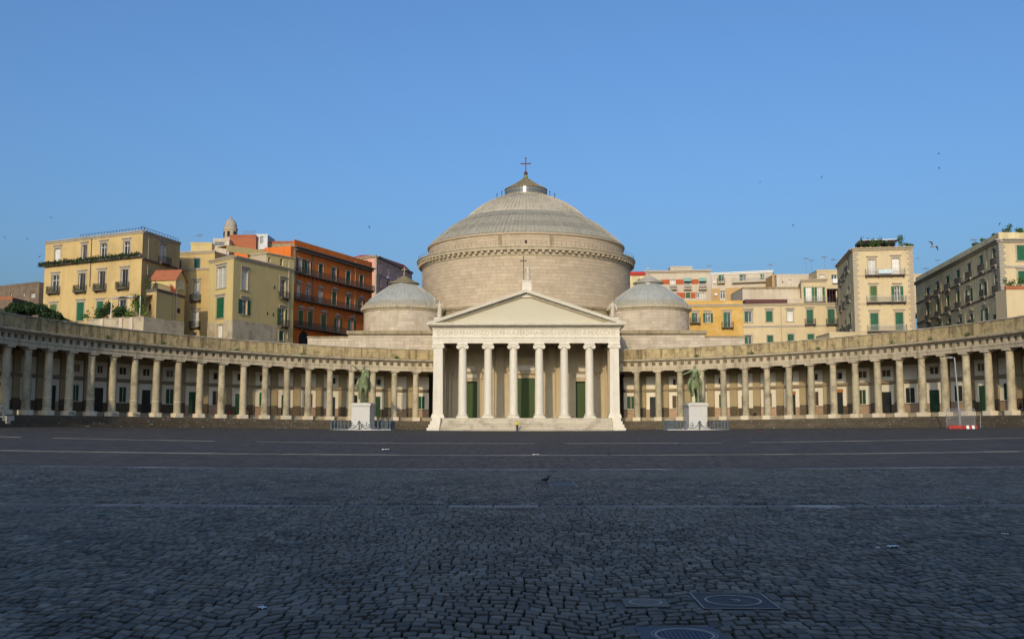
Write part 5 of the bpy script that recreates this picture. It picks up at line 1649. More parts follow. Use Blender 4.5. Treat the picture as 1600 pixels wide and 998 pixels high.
# recessed yellow block behind
A, B = gp(272, 183), gp(334, 181)
zt3 = zat(300, 394, 182)
LB, wlb, _ = house('rear_house', 'recessed yellow house with narrow windows between the two yellow houses', A, B, ztop=zt3, z0=4, mt='yellow_plaster',
    wins=[(276, 406, 283, 420, 'd', ''), (304, 404, 312.5, 421, 's', '', 'shutter_teal'), (303, 440, 311.5, 469, 'g', 'cb'), (302, 486, 310.5, 511, 'g', 'cb'), (300, 519, 307, 531, 'd', '')], cornice=.3, cmt='trim_cream')
band(LB, wlb, (284, 421.5), (328, 419.5), .35, .15, 'trim_grey')
# roof rooms behind: red terracotta attic, white box, yellow box
def roofbox(name, label, px0, px1, py0, py1, Y, dep, mt, cat='hut', roof=None, wins=()):
    A, B = gp(px0, Y), gp(px1, Y)
    z1 = zat((px0 + px1) / 2, py0, Y); z0 = zat((px0 + px1) / 2, py1, Y)
    return house(name, label, A, B, ztop=z1, z0=z0 - 3, mt=mt, wins=wins, depth_back=dep, cornice=.12, cmt=roof or mt, cat=cat)
roofbox('roof_room', 'red terracotta roof room below the stone cupola', 357, 398, 368, 384, 196, 8, 'terracotta')
roofbox('roof_room', 'white roof room with a wide dark window beside the cupola', 331, 356, 374, 388, 194, 7, 'pale_plaster', wins=[(335, 378, 351, 384.5, 'd', 'n')])
roofbox('roof_room', 'lemon yellow roof room beside the tall yellow houses', 296, 329, 380, 395, 193, 7, 'lemon_plaster')
roofbox('roof_room', 'grey glazed roof room next to the orange house', 398, 416, 367, 384, 197, 6, 'grey_metal', wins=[(400, 369, 405, 381, 'g', 'n'), (406.5, 369, 411.5, 381, 'g', 'n')])
t, w_, _ = roofbox('roof_room', 'brown roofed attic joining the corner house to the orange house', 414, 461, 378, 410, 199, 8, 'grime_stone', roof='terracotta')
# skylight frame
sk = at(385, 362, 200)
t = empty('roof_frame', sk, 'small grey glazed roof frame standing above the terracotta room', 'skylight')
m = MB(); 
for k in range(6):
    x = sk.x - 1.1 + k * .44; m.tube([(x, 200, sk.z - 1.2), (x + .5, 201.5, sk.z + .6)], .05, 5)
m.box(sk.x - 1.2, sk.x + 1.7, 199.9, 201.6, sk.z - 1.4, sk.z - 1.15); m.build('frame', MAT['grey_metal'], t)
# stone cupola of another church
cc = at(360, 371, 230)
t = empty('cupola', (cc.x, 230, 0), 'small stone church cupola rising behind the yellow houses', 'cupola')
k_ = 230 / F
c2 = (cc.x, 230)
zb, zd, ztop_ = cc.z, zat(360, 357, 230), zat(360, 344, 230)
m = MB(); m.lathe([(10.5 * k_, zb - 8), (10.5 * k_, zd - .6), (11.2 * k_, zd - .4), (11.2 * k_, zd), (9.6 * k_, zd)], 16, c2); m.build('drum', MAT['trim_cream'], t)
m = MB(); m.lathe([(9.8 * k_, zd), (9.6 * k_, zd + .8), (8.2 * k_, zd + 1.5), (5.2 * k_, zd + 2.0), (2.4 * k_, ztop_ - .1), (2.4 * k_, ztop_ + .2), (.2, ztop_ + .9)], 16, c2); auto_smooth(m.build('dome', MAT['trim_grey'], t), 30)
for a in (-.9, 0, .9):
    x, y = c2[0] + 10.55 * k_ * math.sin(a), c2[1] - 10.55 * k_ * math.cos(a)
    m = MB(); m.obox((x, y), (math.cos(a), math.sin(a)), (math.sin(a), -math.cos(a)), -.3, .3, -.1, .05, zd - 2.2, zd - .9); m.build('opening', MAT['near_black'], t)

# --- orange house
A, B = gp(459, 188), gp(581, 217)
zt = zat(459, 386, 188)
z8 = lambda x, y: (440 + x / 5.2545, 360 + y / 5.2545)
def W8(x0, y0, x1, y1, k, o='', sh='shutter_green'):
    a, b = z8(x0, y0); c, d = z8(x1, y1)
    return (a, b, c, d, k, o, sh)
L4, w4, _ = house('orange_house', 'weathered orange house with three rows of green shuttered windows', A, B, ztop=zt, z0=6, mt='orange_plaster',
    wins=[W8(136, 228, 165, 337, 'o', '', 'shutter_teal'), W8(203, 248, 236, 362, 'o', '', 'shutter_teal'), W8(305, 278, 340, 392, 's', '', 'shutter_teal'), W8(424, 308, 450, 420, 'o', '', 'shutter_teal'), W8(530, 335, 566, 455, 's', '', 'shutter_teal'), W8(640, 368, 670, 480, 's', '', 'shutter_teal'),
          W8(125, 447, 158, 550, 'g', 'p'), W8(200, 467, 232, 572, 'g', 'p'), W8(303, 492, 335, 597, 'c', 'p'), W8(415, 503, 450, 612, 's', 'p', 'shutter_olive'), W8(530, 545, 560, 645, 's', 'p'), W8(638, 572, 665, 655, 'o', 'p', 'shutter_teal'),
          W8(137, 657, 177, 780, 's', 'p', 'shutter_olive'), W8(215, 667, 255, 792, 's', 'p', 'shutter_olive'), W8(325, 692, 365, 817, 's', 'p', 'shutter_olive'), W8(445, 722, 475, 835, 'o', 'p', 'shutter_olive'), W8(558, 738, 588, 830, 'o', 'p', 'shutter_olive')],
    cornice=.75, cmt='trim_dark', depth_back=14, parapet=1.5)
for (p0, p1) in ((z8(105, 345), z8(735, 503)), (z8(100, 555), z8(735, 695)), (z8(100, 785), z8(735, 890))):
    a, z = w4.hit(*p0); b, z2 = w4.hit(*p1)
    balcony(L4, w4, max(a, 0), w4.L - .1, (z + z2) / 2 + .1, dep=.9)
m = MB()
for k in range(60):
    a = w4.L * k / 60; w4.box(m, a, a + .25, 0, .6, zt - .6, zt - .35)
m.build('modillion', MAT['trim_dark'], L4)
pa, pz_ = w4.hit(*z8(178, 945)); _, pz1 = w4.hit(*z8(178, 825))
m = MB(); r_ = 1.7; n = 14
pts = [(pa - r_, pz_ - 2), (pa + r_, pz_ - 2)] + [(pa + r_ * math.cos(math.pi * q / n), pz1 - r_ + r_ * math.sin(math.pi * q / n)) for q in range(n + 1)]
m.prism(pts, lambda p: w4.pt(p[0], .06, p[1]), lambda p: w4.pt(p[0], -.1, p[1])); m.build('archway', MAT['near_black'], L4)
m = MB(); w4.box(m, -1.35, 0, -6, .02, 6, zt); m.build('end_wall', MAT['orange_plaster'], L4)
m = MB(); w4.box(m, -.28, .28, .03, .12, zt - 7.0, zt - .4); m.build('corner_strip', MAT['trim_grey'], L4)
pipe(L4, w4, 555, 408, 500, 'trim_cream', .06); pipe(L4, w4, 488, 398, 500, 'trim_dark', .08)
# --- pink house
A, B, C_ = gp(535, 232), gp(587.5, 240), gp(643.5, 269)
A = gp(540, 246)
zt = zat(587.5, 400, 240)
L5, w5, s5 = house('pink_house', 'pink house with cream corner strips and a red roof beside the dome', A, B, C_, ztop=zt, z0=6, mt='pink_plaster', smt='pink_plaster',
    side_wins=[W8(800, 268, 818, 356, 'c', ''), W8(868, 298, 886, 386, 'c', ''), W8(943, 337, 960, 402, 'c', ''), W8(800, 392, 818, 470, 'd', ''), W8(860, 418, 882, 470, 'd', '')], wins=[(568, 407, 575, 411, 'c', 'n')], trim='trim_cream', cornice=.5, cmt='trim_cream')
m = MB(); w5.box(m, w5.L - .5, w5.L + .06, .0, .08, 6, zt - .4); s5.box(m, .06, .5, 0, .08, 6, zt - .4); m.build('corner_strip', MAT['trim_cream'], L5)
band(L5, s5, z8(780, 350), z8(1000, 455), .3, .12, 'trim_cream')
fA, fB, fC = w5.A, w5.B, s5.B
zr = zt + 1.5
m = MB(); mid = (fA + fC) / 2
m.add([(*fA.xy, zt + .2), (*fB.xy, zt + .2), (*fC.xy, zt + .2), (*((fA + fC - fB).xy), zt + .2), (fA.x * .6 + fB.x * .4, fA.y * .6 + fB.y * .4 + 4, zr), (fC.x * .8 + mid.x * .2, fC.y - 6, zr - .2)],
      [(0, 1, 4), (1, 2, 5, 4), (2, 3, 5), (3, 0, 4, 5)])
m.build('roof', MAT['roof_red'], L5)
for (px, py) in ((606, 434), (611, 441)):
    r = s5.rect(px - 2, py - 1.6, px + 2, py + 1.6); m = MB(); s5.box(m, r[0], r[1], 0, .35, r[2], r[3]); m.build('air_conditioner', MAT['white_paint'], L5)
# --- far-left brown house
A, B = gp(-30, 215), gp(61, 205)
house('ruined_house', 'old brown unplastered house at the far left edge', A, B, ztop=zat(30, 446, 210), z0=6, mt='brown_ruin', wins=[(16, 458, 20, 465, 'd', 'n'), (36, 456, 40, 462, 'd', 'n'), (48, 458, 55, 465, 'c', 'n')], cornice=.1, cmt='brown_ruin')
roofbox('roof_hut', 'small brown hut with a tiled roof in front of the old brown house', -5, 20, 465, 480, 190, 6, 'brown_ruin', roof='terracotta')
# dark tree above the left wing
tc = at(52, 500, 162)
t = empty('evergreen_tree', (tc.x, 162, 8), 'dense dark evergreen tree behind the left wing parapet', 'tree')
m = MB(); m.tube([(tc.x, 162, 8), (tc.x + .3, 162, 12), (tc.x, 162, 16)], [.5, .4, .2], 8)
for k in range(7):
    a = random.uniform(0, 6.28); m.tube([(tc.x, 162, 11 + k * .4), (tc.x + math.cos(a) * 4, 162 + math.sin(a) * 2, 14 + k * .5)], [.18, .05], 5)
m.build('trunk', MAT['bark'], t)
pts = []
prof = [(0, 488), (25, 473), (45, 470), (70, 478), (90, 489), (108, 500), (122, 507)]
for k in range(95):
    px = random.uniform(-40, 116)
    top = np.interp(px, [q[0] for q in prof], [q[1] for q in prof])
    py = top + random.uniform(3, 9) + abs(random.gauss(0, 8))
    Y = 162 + random.uniform(-3, 3)
    c = at(px, py, Y)
    rr = random.uniform(.6, 1.3)
    for _ in range(260):
        v = Vector((random.gauss(0, 1), random.gauss(0, 1), random.gauss(0, 1))).normalized() * rr * random.uniform(.55, 1.05)
        pts.append((c.x + v.x, c.y + v.y, c.z + v.z * .7))
leaves(pts, .27).build('crown', MAT['leaf_dark'], t)
# --- right: town behind the right wing
def Z9(x, y): return (980 + x / 6.24, 400 + y / 6.24)
def Z0(x, y): return (1160 + x / 6.656, 390 + y / 6.656)
def ww(f, x0, y0, x1, y1, k, o='', sh='shutter_green'):
    a, b = f(x0, y0); c, d = f(x1, y1)
    return (a, b, c, d, k, o, sh)
A, B = gp(1009, 238), gp(1111, 236)
R1, w, _ = house('modern_block', 'cream modern block with brick-red panels and pale green awnings', A, B, ztop=zat(1060, 423.5, 237), z0=8, mt='pale_plaster', trim='trim_cream',
    wins=[ww(Z9, 418, 230, 470, 278, 'c', 'n'), ww(Z9, 553, 245, 622, 278, 'd', 'n'), ww(Z9, 698, 245, 766, 278, 'd', 'n'), ww(Z9, 300, 235, 328, 275, 'c', 'n'),
          ww(Z9, 570, 355, 615, 410, 's', 'n'), ww(Z9, 670, 358, 705, 405, 'g', 'n'), ww(Z9, 710, 355, 760, 410, 'c', 'n')], cornice=.6, cmt='pale_plaster')
for (x0, x1, y0, y1) in ((330, 414, 230, 275), (474, 549, 228, 275), (626, 694, 226, 273), (475, 566, 357, 411), (619, 667, 355, 411)):
    r = w.rect(*Z9(x0, y0), *Z9(x1, y1)); m = MB(); w.box(m, r[0], r[1], 0, .06, r[2], r[3]); m.build('brick_panel', MAT['brick_red'], R1)
for (x0, x1) in ((410, 485), (552, 626), (695, 772)):
    r = w.rect(*Z9(x0, 282), *Z9(x1, 326)); m = MB(); w.box(m, r[0], r[1], .1, .9, r[2] - .1, r[2] + .1); b_ = m.build('balcony', MAT['pale_plaster'], R1)
    m = MB(); n = 8
    for k in range(n):
        zz = r[2] + .15 + (r[3] - r[2] - .1) * k / n
        w.box(m, r[0], r[1], .84, .9, zz, zz + .06)
    m.build('railing', MAT['trim_grey'], b_)
for (x0, x1) in ((550, 626), (695, 770)):
    r = w.rect(*Z9(x0, 210), *Z9(x1, 250)); m = MB()
    m.prism([(0, r[3]), (0, r[3] - .1), (1.0, r[2]), (1.0, r[2] + .12)], lambda p: w.pt(r[0], p[0] + .02, p[1]), lambda p: w.pt(r[1], p[0] + .02, p[1])); m.build('awning', MAT['awning_teal'], R1)
roofbox('roof_room', 'plain cream roof room on top of the modern block', 1048, 1082, 417, 424, 242, 8, 'pale_plaster')
A, B = gp(984, 250), gp(1016, 250)
house('red_roofed_house', 'house with a flat red roof edge between the main dome and the modern block', A, B, ztop=zat(1000, 430, 250), z0=8, mt='cream_lifted', wins=[(996, 436, 1004, 446, 'd', 'n')], cornice=.0)
t = COL.objects[-1]
m = MB(); rr = Wall(A, B); rr.box(m, -.3, rr.L + .3, -9, .3, zat(1000, 430, 250), zat(1000, 424.5, 250)); tag(m.build('red_roof', MAT['roof_red']), 'flat brick-red roof slab beside the main dome', 'roof')
# balcony house
A, B = gp(1112, 226), gp(1208, 222)
R2, w, _ = house('balcony_house', 'pale house with a long balcony above orange plaster, right of the side dome', A, B, ztop=zat(1160, 425.5, 224), z0=8, mt='pale_plaster', trim='trim_cream',
    wins=[(1122.6, 429.5, 1131.4, 439, 'h', 'n'), (1155.5, 429, 1166, 438.5, 'h', 'n'), (1188, 428, 1195, 437, 'h', 'n'), ww(Z9, 905, 338, 955, 415, 'g', 'n'), ww(Z9, 1120, 338, 1155, 410, 'c', 'n')], cornice=.3, cmt='frame_white')
r = w.rect(1112, 449, 1206, 470); m = MB()
hs = [w.rect(*ww(Z9, 905, 338, 955, 415, 'g')[:4]), w.rect(*ww(Z9, 1120, 338, 1155, 410, 'c')[:4])]
w.box(m, 0, hs[0][0] - .02, 0, .05, 8, r[3]); w.box(m, hs[0][1] + .02, hs[1][0] - .02, 0, .05, 8, r[3]); w.box(m, hs[1][1] + .02, w.L, 0, .05, 8, r[3]); m.build('lower_wall', MAT['apricot_plaster'], R2)
a, z = w.hit(1144, 441.5); b, _ = w.hit(1206, 441.5); balcony(R2, w, a, b - .1, z, rail='rail_pale', mt='trim_cream')
a, z = w.hit(1121, 442); b, _ = w.hit(1133, 442); balcony(R2, w, a, b, z, rail='rail_iron', mt='trim_cream')
for (px, py) in ((1117, 441), (1119, 460), (1154, 459)):
    r = w.rect(px - 2, py - 1.6, px + 2, py + 1.6); m = MB(); w.box(m, r[0], r[1], .06, .4, r[2], r[3]); m.build('air_conditioner', MAT['white_paint'], R2)
# long front: ochre part and cream part
A, B = gp(1066, 203), gp(1160, 202)
zt = zat(1120, 476, 202)
R3, w, _ = house('ochre_house', 'ochre yellow house with green shutters behind the right side dome', A, B, ztop=zt, z0=8, mt='ochre_plaster', trim='trim_cream',
    wins=[(1081, 489, 1090.6, 504, 'h', 'cb'), (1102.5, 489, 1110, 504, 'o', 'c'), (1130.6, 488, 1142, 511, 'h', 'cb')], cornice=.3, cmt='trim_cream', parapet=.9)
A, B = gp(1160.2, 202), gp(1316, 199)
R3b, w3, _ = house('cream_house', 'long cream house with two rows of green shutters, right of the ochre house', A, B, ztop=zat(1240, 474.5, 200), z0=8, mt='cream_plaster', trim='trim_grey',
    wins=[(1163.5, 486.5, 1175, 503, 'h', 'c'), (1197, 486, 1207, 502.5, 's', 'c'), (1230, 485.5, 1239, 502, 'c', 'c'), (1260.6, 484, 1270.4, 506, 's', 'cb'), (1293.7, 483, 1304, 506, 's', 'cb'),
          (1163, 524, 1175, 540, 'h', ''), (1199, 524, 1208, 539, 's', ''), (1231, 522, 1240.4, 538, 's', ''), (1262, 522, 1272, 537, 's', '')], cornice=.3, cmt='trim_cream')
band(R3b, w3, (1161, 510.5), (1315, 508), .35, .1, 'trim_grey')
pipe(R3b, w3, 1220, 478, 545, 'trim_cream')
t, w, _ = house('sloping_wing', 'low pale wall and roof terrace with a rusty edge above the cream house', gp(1160, 206), gp(1250, 206), ztop=zat(1210, 449.5, 206), z0=10, mt='pale_plaster', cornice=.1, cmt='grime_stone')
m = MB(); w.box(m, 0, w.L * .72, .05, 2.5, zat(1190, 474, 204), zat(1190, 468, 204)); m.build('roof_edge', MAT['rust_iron'], t)
tA, tB = gp(1252, 203), gp(1292, 202)
R4, w, _ = house('attic_room', 'cream attic room with white doors and green shutters and a small balcony', tA, tB, ztop=zat(1272, 437, 202), z0=zat(1272, 476, 202), mt='cream_plaster', trim='trim_cream',
    wins=[ww(Z0, 660, 388, 718, 535, 'c', 'n'), ww(Z0, 778, 388, 830, 535, 'c', 'n')], cornice=.45, cmt='trim_cream')
for (x0, x1) in ((638, 657), (722, 746), (750, 775), (833, 858)):
    r = w.rect(*Z0(x0, 388), *Z0(x1, 535)); m = MB(); w.box(m, r[0], r[1], .03, .08, r[2], r[3]); m.build('shutter', MAT['shutter_green'], R4)
a, z = w.hit(*Z0(640, 545)); b, _ = w.hit(*Z0(865, 545)); balcony(R4, w, a, b, z, rail='rail_pale')
m = MB(); w.box(m, -4.4, 0, -6, -.3, zat(1272, 476, 202), zat(1245, 465, 202)); m.build('side_roof', MAT['pale_plaster'], R4)
roofbox('roof_block', 'plain pale roof block with two tiny vents right of the balcony house', 1214, 1278, 429.5, 452, 214, 8, 'pale_plaster', wins=[Z0(412, 328) + Z0(430, 348) + ('d', 'n'), Z0(482, 312) + Z0(510, 348) + ('c', 'n')])
roofbox('roof_block', 'narrow orange-brown roof block squeezed beside the balcony house', 1207, 1215, 430, 452, 216, 6, 'apricot_plaster')
t, w, _ = roofbox('roof_block', 'cream roof block with a grey window and air conditioner by the quoined house', 1277, 1316, 422.5, 460, 208, 8, 'cream_plaster', wins=[Z0(925, 258) + Z0(985, 318) + ('g', 'n'), Z0(800, 258) + Z0(860, 290) + ('c', 'n')])
r = w.rect(1300, 436, 1308, 443); m = MB(); w.box(m, r[0], r[1], .02, .6, r[2], r[3]); m.build('air_conditioner', MAT['white_paint'], t)
pgA = Wall(gp(1292, 203), gp(1313, 203)); z0_, z1_ = zat(1302, 472, 203), zat(1302, 451, 203)
t = empty('roof_pergola', pgA.pt(0, 0, z0_), 'dark open roof pergola beside the attic room', 'pergola')
m = MB(); pgA.box(m, 0, pgA.L, -3, 0, z1_ - .15, z1_); m.build('roof', MAT['iron_dark'], t)
for k in range(6):
    m = MB(); a = pgA.L * k / 5; pgA.box(m, a - .06, a + .06, -.1, 0, z0_, z1_ - .15); m.build('post', MAT['rust_iron'], t)
m = MB(); pgA.box(m, 0, pgA.L, -3.1, -3, z0_, z1_ - .15); m.build('screen', MAT['dark_cloth'], t)
# low flat building at the foot of the quoined house
roofbox('low_annexe', 'low cream flat-roofed annexe at the foot of the quoined house', 1294, 1342, 520, 545, 170, 8, 'cream_plaster')
# --- quoined house
A, B, C_ = gp(1334.5, 175), gp(1428, 173.5), gp(1309, 196)
zt = zat(1380, 387.5, 174)
def Z5(x, y): return (1300 + x / 5.547, 360 + y / 5.547)
R5, w5_, s5_ = house('quoined_house', 'cream house with rough corner quoins, wide balconies and a planted roof', A, B, C_, ztop=zt, z0=8, mt='cream_plaster', smt='cream_lifted', side='left', trim='trim_cream',
    wins=[ww(Z5, 315, 250, 378, 385, 'c', 'c'), ww(Z5, 522, 240, 585, 382, 'c', 'c'), ww(Z5, 332, 482, 388, 615, 's', 'c', 'shutter_olive'), ww(Z5, 541, 482, 592, 612, 'o', 'c'),
          ww(Z5, 333, 715, 402, 865, 's', 'c'), ww(Z5, 550, 710, 618, 862, 's', 'c')],
    side_wins=[(1325 - 2.2, 402, 1325 + 1.8, 425, 'd', 't'), (1318.5, 420, 1321.5, 436, 'd', 't'), (1313.3, 432, 1315.8, 445, 'd', 't'), (1325, 448, 1328.5, 470, 'd', 't'), (1319, 462, 1322, 480, 'd', 't'), (1314, 470, 1316.5, 486, 'd', 't'),
               (1327, 490, 1330.5, 516, 's', 't'), (1320.5, 500, 1323.5, 520, 's', 't'), (1315, 508, 1317.5, 522, 's', 't')], cornice=.45, cmt='trim_cream')
for (x0, x1, y) in ((285, 630, 388), (298, 640, 622), (305, 645, 872)):
    a, z = w5_.hit(*Z5(x0, y)); b, _ = w5_.hit(*Z5(x1, y)); balcony(R5, w5_, a, b, z, rail='rail_pale')
for (y0, y1) in ((394, 388), (628, 622), (874, 868)):
    pass
m = MB(); zz = 8.5; k = 0
qb = []
while zz < zt - .6:
    l = .95 if k % 2 else .62
    q = MB(); w5_.box(q, -.05, l, .0, .09, zz + .02, zz + .48); q.build('quoin', MAT['trim_cream'], R5)
    q = MB(); w5_.box(q, w5_.L - l, w5_.L + .05, .0, .09, zz + .02, zz + .48); q.build('quoin', MAT['trim_cream'], R5)
    zz += .5; k += 1
for py in (430, 474, 518):
    zq = zat(1380, py, 174); m = MB(); w5_.box(m, .98, w5_.L - .98, 0, .05, zq - .1, zq + .1); m.build('string_course', MAT['trim_cream'], R5)
# cloth on the balcony rail, roof garden
a, z = w5_.hit(*Z5(395, 380)); b, z2 = w5_.hit(*Z5(515, 342))
bl = empty('blanket', w5_.pt(a, .9, z), 'pale blue checked blanket hung on the top balcony of the quoined house', 'blanket')
m = MB(); m2 = MB(); nn = 14; nz_ = 6
for i in range(nn):
    for j in range(nz_):
        (m if (i + j) % 2 else m2).add([w5_.pt(a + (b - a) * (i + e) / nn, .88 + .02 * math.sin((i + e) * 1.7), z + (z2 - z) * (j + f) / nz_) for e, f in ((0, 0), (1, 0), (1, 1), (0, 1))], [(0, 1, 2, 3)])
for q, mm in ((m, 'blue_cloth'), (m2, 'white_paint')):
    o = q.build('check', MAT[mm], bl); sm = o.modifiers.new('thick', 'SOLIDIFY'); sm.thickness = .02
rg = empty('roof_canopy', w5_.pt(w5_.L * .4, -2, zt), 'pale canopy over the planted roof of the quoined house', 'canopy')
zc = zat(1380, 375.5, 176)
m = MB(); w5_.box(m, w5_.L * .13, w5_.L * .82, -5, -.8, zc - .12, zc); m.build('roof', MAT['white_paint'], rg)
for f in (.15, .38, .6, .8):
    for d in (-.9, -4.8):
        m = MB(); w5_.box(m, w5_.L * f - .05, w5_.L * f + .05, d - .05, d + .05, zt, zc - .12); m.build('post', MAT['grey_metal'], rg)
m = MB(); w5_.box(m, w5_.L * .13, w5_.L * .82, -5, -4.9, zt, zc - .12); m.build('screen', MAT['dark_cloth'], rg)
for k, (px, h_, mt_, lb) in enumerate(((1347, 1.5, 'leaf_dark', 'dark bush at the shaded corner of the quoined roof'), (1361, .9, 'leaf_mid', 'low green plant under the roof canopy'), (1376, 1.7, 'leaf_mid', 'tall green plant in the middle of the quoined roof'),
                             (1390, .9, 'leaf_dark', 'low dark plant under the roof canopy'), (1407, 1.9, 'leaf_mid', 'upright green shrub at the canopy end of the quoined roof'), (1419, .9, 'leaf_mid', 'low green shrub on the outer edge of the quoined roof'))):
    a, _ = w5_.hit(px, 386); bush('roof_plant', w5_.pt(a, -.5, zt + .05), .9, .5, h_, 260, .2, mt_, lb, group='plants on the quoined house roof')
# gap building between
roofbox('gap_house', 'plain cream house glimpsed between the quoined house and the long facade', 1424, 1462, 429, 470, 212, 8, 'cream_plaster')
# --- long green-shuttered facade at the right
def Z7(x, y): return (1430 + x / 5.253, 330 + y / 5.253)
A, B = gp(1431, 200), gp(1564.5, 150)
B2 = gp(1660, 150)
zt = zat(1564.5, 375, 150)
wl = []
for (x, y0, y1) in ((108, 630, 738), (185, 580, 690), (270, 535, 645), (355, 485, 600), (445, 430, 550), (545, 365, 495), (650, 305, 445)):
    wl.append(ww(Z7, x - 14, y0, x + 14, y1, random.choice('ssh'), 't'))
for (x, y0, y1, k) in ((108, 772, 900, 's'), (190, 737, 868, 's'), (272, 692, 828, 's'), (355, 652, 798, 's'), (447, 636, 745, 'o'), (560, 582, 700, 'o'), (665, 502, 668, 's')):
    wl.append(ww(Z7, x - 13, y0, x + 13, y1, k, 'ct', 'shutter_olive' if x < 360 else 'shutter_green'))
for (x, y0, y1, k) in ((118, 930, 990, 's'), (200, 903, 975, 's'), (285, 878, 968, 's'), (375, 872, 958, 's'), (465, 842, 942, 'h'), (572, 797, 910, 'o'), (680, 742, 900, 's')):
    wl.append(ww(Z7, x - 13, y0, x + 13, y1, k, 'pt' if k != 'o' else 'p'))
R7, w7, s7 = house('long_facade_house', 'long yellowish house with three receding rows of green shutters, far right', A, B, B2, ztop=zt, z0=6, mt='cream_lifted', smt='cream_plaster', trim='trim_grey',
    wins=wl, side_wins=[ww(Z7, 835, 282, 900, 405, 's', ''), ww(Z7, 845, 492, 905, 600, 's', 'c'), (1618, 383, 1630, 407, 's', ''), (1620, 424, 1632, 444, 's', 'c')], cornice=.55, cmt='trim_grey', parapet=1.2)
for (p0, p1) in ((Z7(15, 770), Z7(718, 428)), (Z7(10, 932), Z7(735, 652))):
    a, z = w7.hit(*p0); b, z2 = w7.hit(*p1)
    m = MB(); w7.box(m, 0, w7.L, 0, .12, (z + z2) / 2 - .15, (z + z2) / 2 + .15); m.build('string_course', MAT['trim_dark'], R7)
    m = MB(); s7.box(m, 0.12, s7.L, 0, .12, (z + z2) / 2 - .15, (z + z2) / 2 + .15); m.build('string_course', MAT['trim_grey'], R7)
zz = 6.5; k = 0
while zz < zt - .6:
    l = .9 if k % 2 else .6
    q = MB(); s7.box(q, 0, l, .0, .09, zz + .02, zz + .48); q.build('quoin', MAT['trim_grey'], R7)
    q = MB(); w7.box(q, w7.L - 2 * l, w7.L + .09, .0, .09, zz + .02, zz + .48); q.build('quoin', MAT['trim_grey'], R7)
    zz += .5; k += 1
for px in (1470, 1505, 1541):
    pipe(R7, w7, px, 420 - (px - 1470) * .5, 520, 'trim_cream', .07)
# terrace with flower boxes and pale wall in front of its sunny end
tw2 = Wall(gp(1572, 146), gp(1670, 146)); zz = zat(1585, 452, 146)
tt = empty('balcony_terrace', tw2.pt(0, 0, 6), 'pale terrace block with red flower boxes below the far right windows', 'terrace')
m = MB(); tw2.box(m, 0, tw2.L, -3.4, 0, 6, zz); m.build('block', MAT['cream_plaster'], tt)
m = MB(); tw2.box(m, -.1, tw2.L, -.3, .12, zz, zz + .5); m.build('parapet', MAT['terracotta'], tt)
for k, px in enumerate((1581, 1597)):
    a, _ = tw2.hit(px, 450); bush('terrace_plant', tw2.pt(a, -.5, zz + .1), 1.0, .5, 1.5, 300, .2, 'leaf_mid', 'green plant at the near end of the flower-box terrace' if k == 0 else 'green plant beside the second terrace window, far right edge', group='plants on the flower-box terrace')
for k, (px, f, h_, lb) in enumerate(((1574, 0, 1.5, 'round green shrub on the roof corner of the long facade'), (1594, 0, .9, 'low green roof shrubs at the far right edge'))):
    a, _ = s7.hit(px, 366); bush('roof_plant', s7.pt(a, -.5, zt + .9), .8, .5, h_ * .85, 420, .16, 'leaf_mid', lb, group='plants on the long facade roof')
for k, (px, lb) in enumerate(((1517, 'bushy plant halfway along the long facade roof'), (1533, 'small green plant on the long facade parapet'), (1548, 'low dark plants near the roof corner'))):
    a, _ = w7.hit(px, 390); bush('roof_plant', w7.pt(a, -.6, zt + .7), .6, .5, 1.1 if k == 0 else .7, 240, .2, 'leaf_mid' if k != 2 else 'leaf_dark', lb, group='plants on the long facade roof')
# antennas
def antenna(px, py0, py1, Y, lb):
    p0, p1 = at(px, py1, Y), at(px, py0, Y)
    t = empty('antenna', p0, lb, 'antenna', 'roof antennas')
    m = MB(); m.tube([(p0.x, Y, p0.z - 1), (p0.x, Y, p1.z)], .035, 5); m.build('mast', MAT['grey_metal'], t)
    m = MB(); h = p1.z - p0.z
    m.tube([(p0.x - .6, Y, p1.z - .25), (p0.x + .6, Y, p1.z - .1)], .03, 5)
    for k in range(6):
        x = p0.x - .5 + .2 * k; m.tube([(x, Y - .5, p1.z - .22), (x, Y + .5, p1.z - .22)], .02, 4); m.tube([(x, Y, p1.z - .45), (x, Y, p1.z)], .02, 4)
    m.build('aerial', MAT['grey_metal'], t)
for (px, y0, y1, Y, lb) in ((1260, 402, 430, 214, 'tall antenna on the pale roof block'), (1268.5, 405, 430, 214, 'antenna with a wide aerial, second on the pale roof block'), (1289, 400, 424, 210, 'antenna above the cream roof block'), (1303, 404, 424, 210, 'antenna beside the quoined house roof'),
                            (1204, 412, 426, 224, 'antenna at the end of the balcony house roof'), (1108, 414, 424, 236, 'antenna on the modern block roof edge'), (310, 366, 394, 186, 'thin antenna over the recessed yellow house'), (1466, 405, 428, 206, 'antenna in the gap left of the long facade'), (1447, 418, 430, 212, 'antenna on the gap house'), (1522, 373, 388, 172, 'bent antenna over the long facade roof')):
    antenna(px, y0, y1, Y, lb)

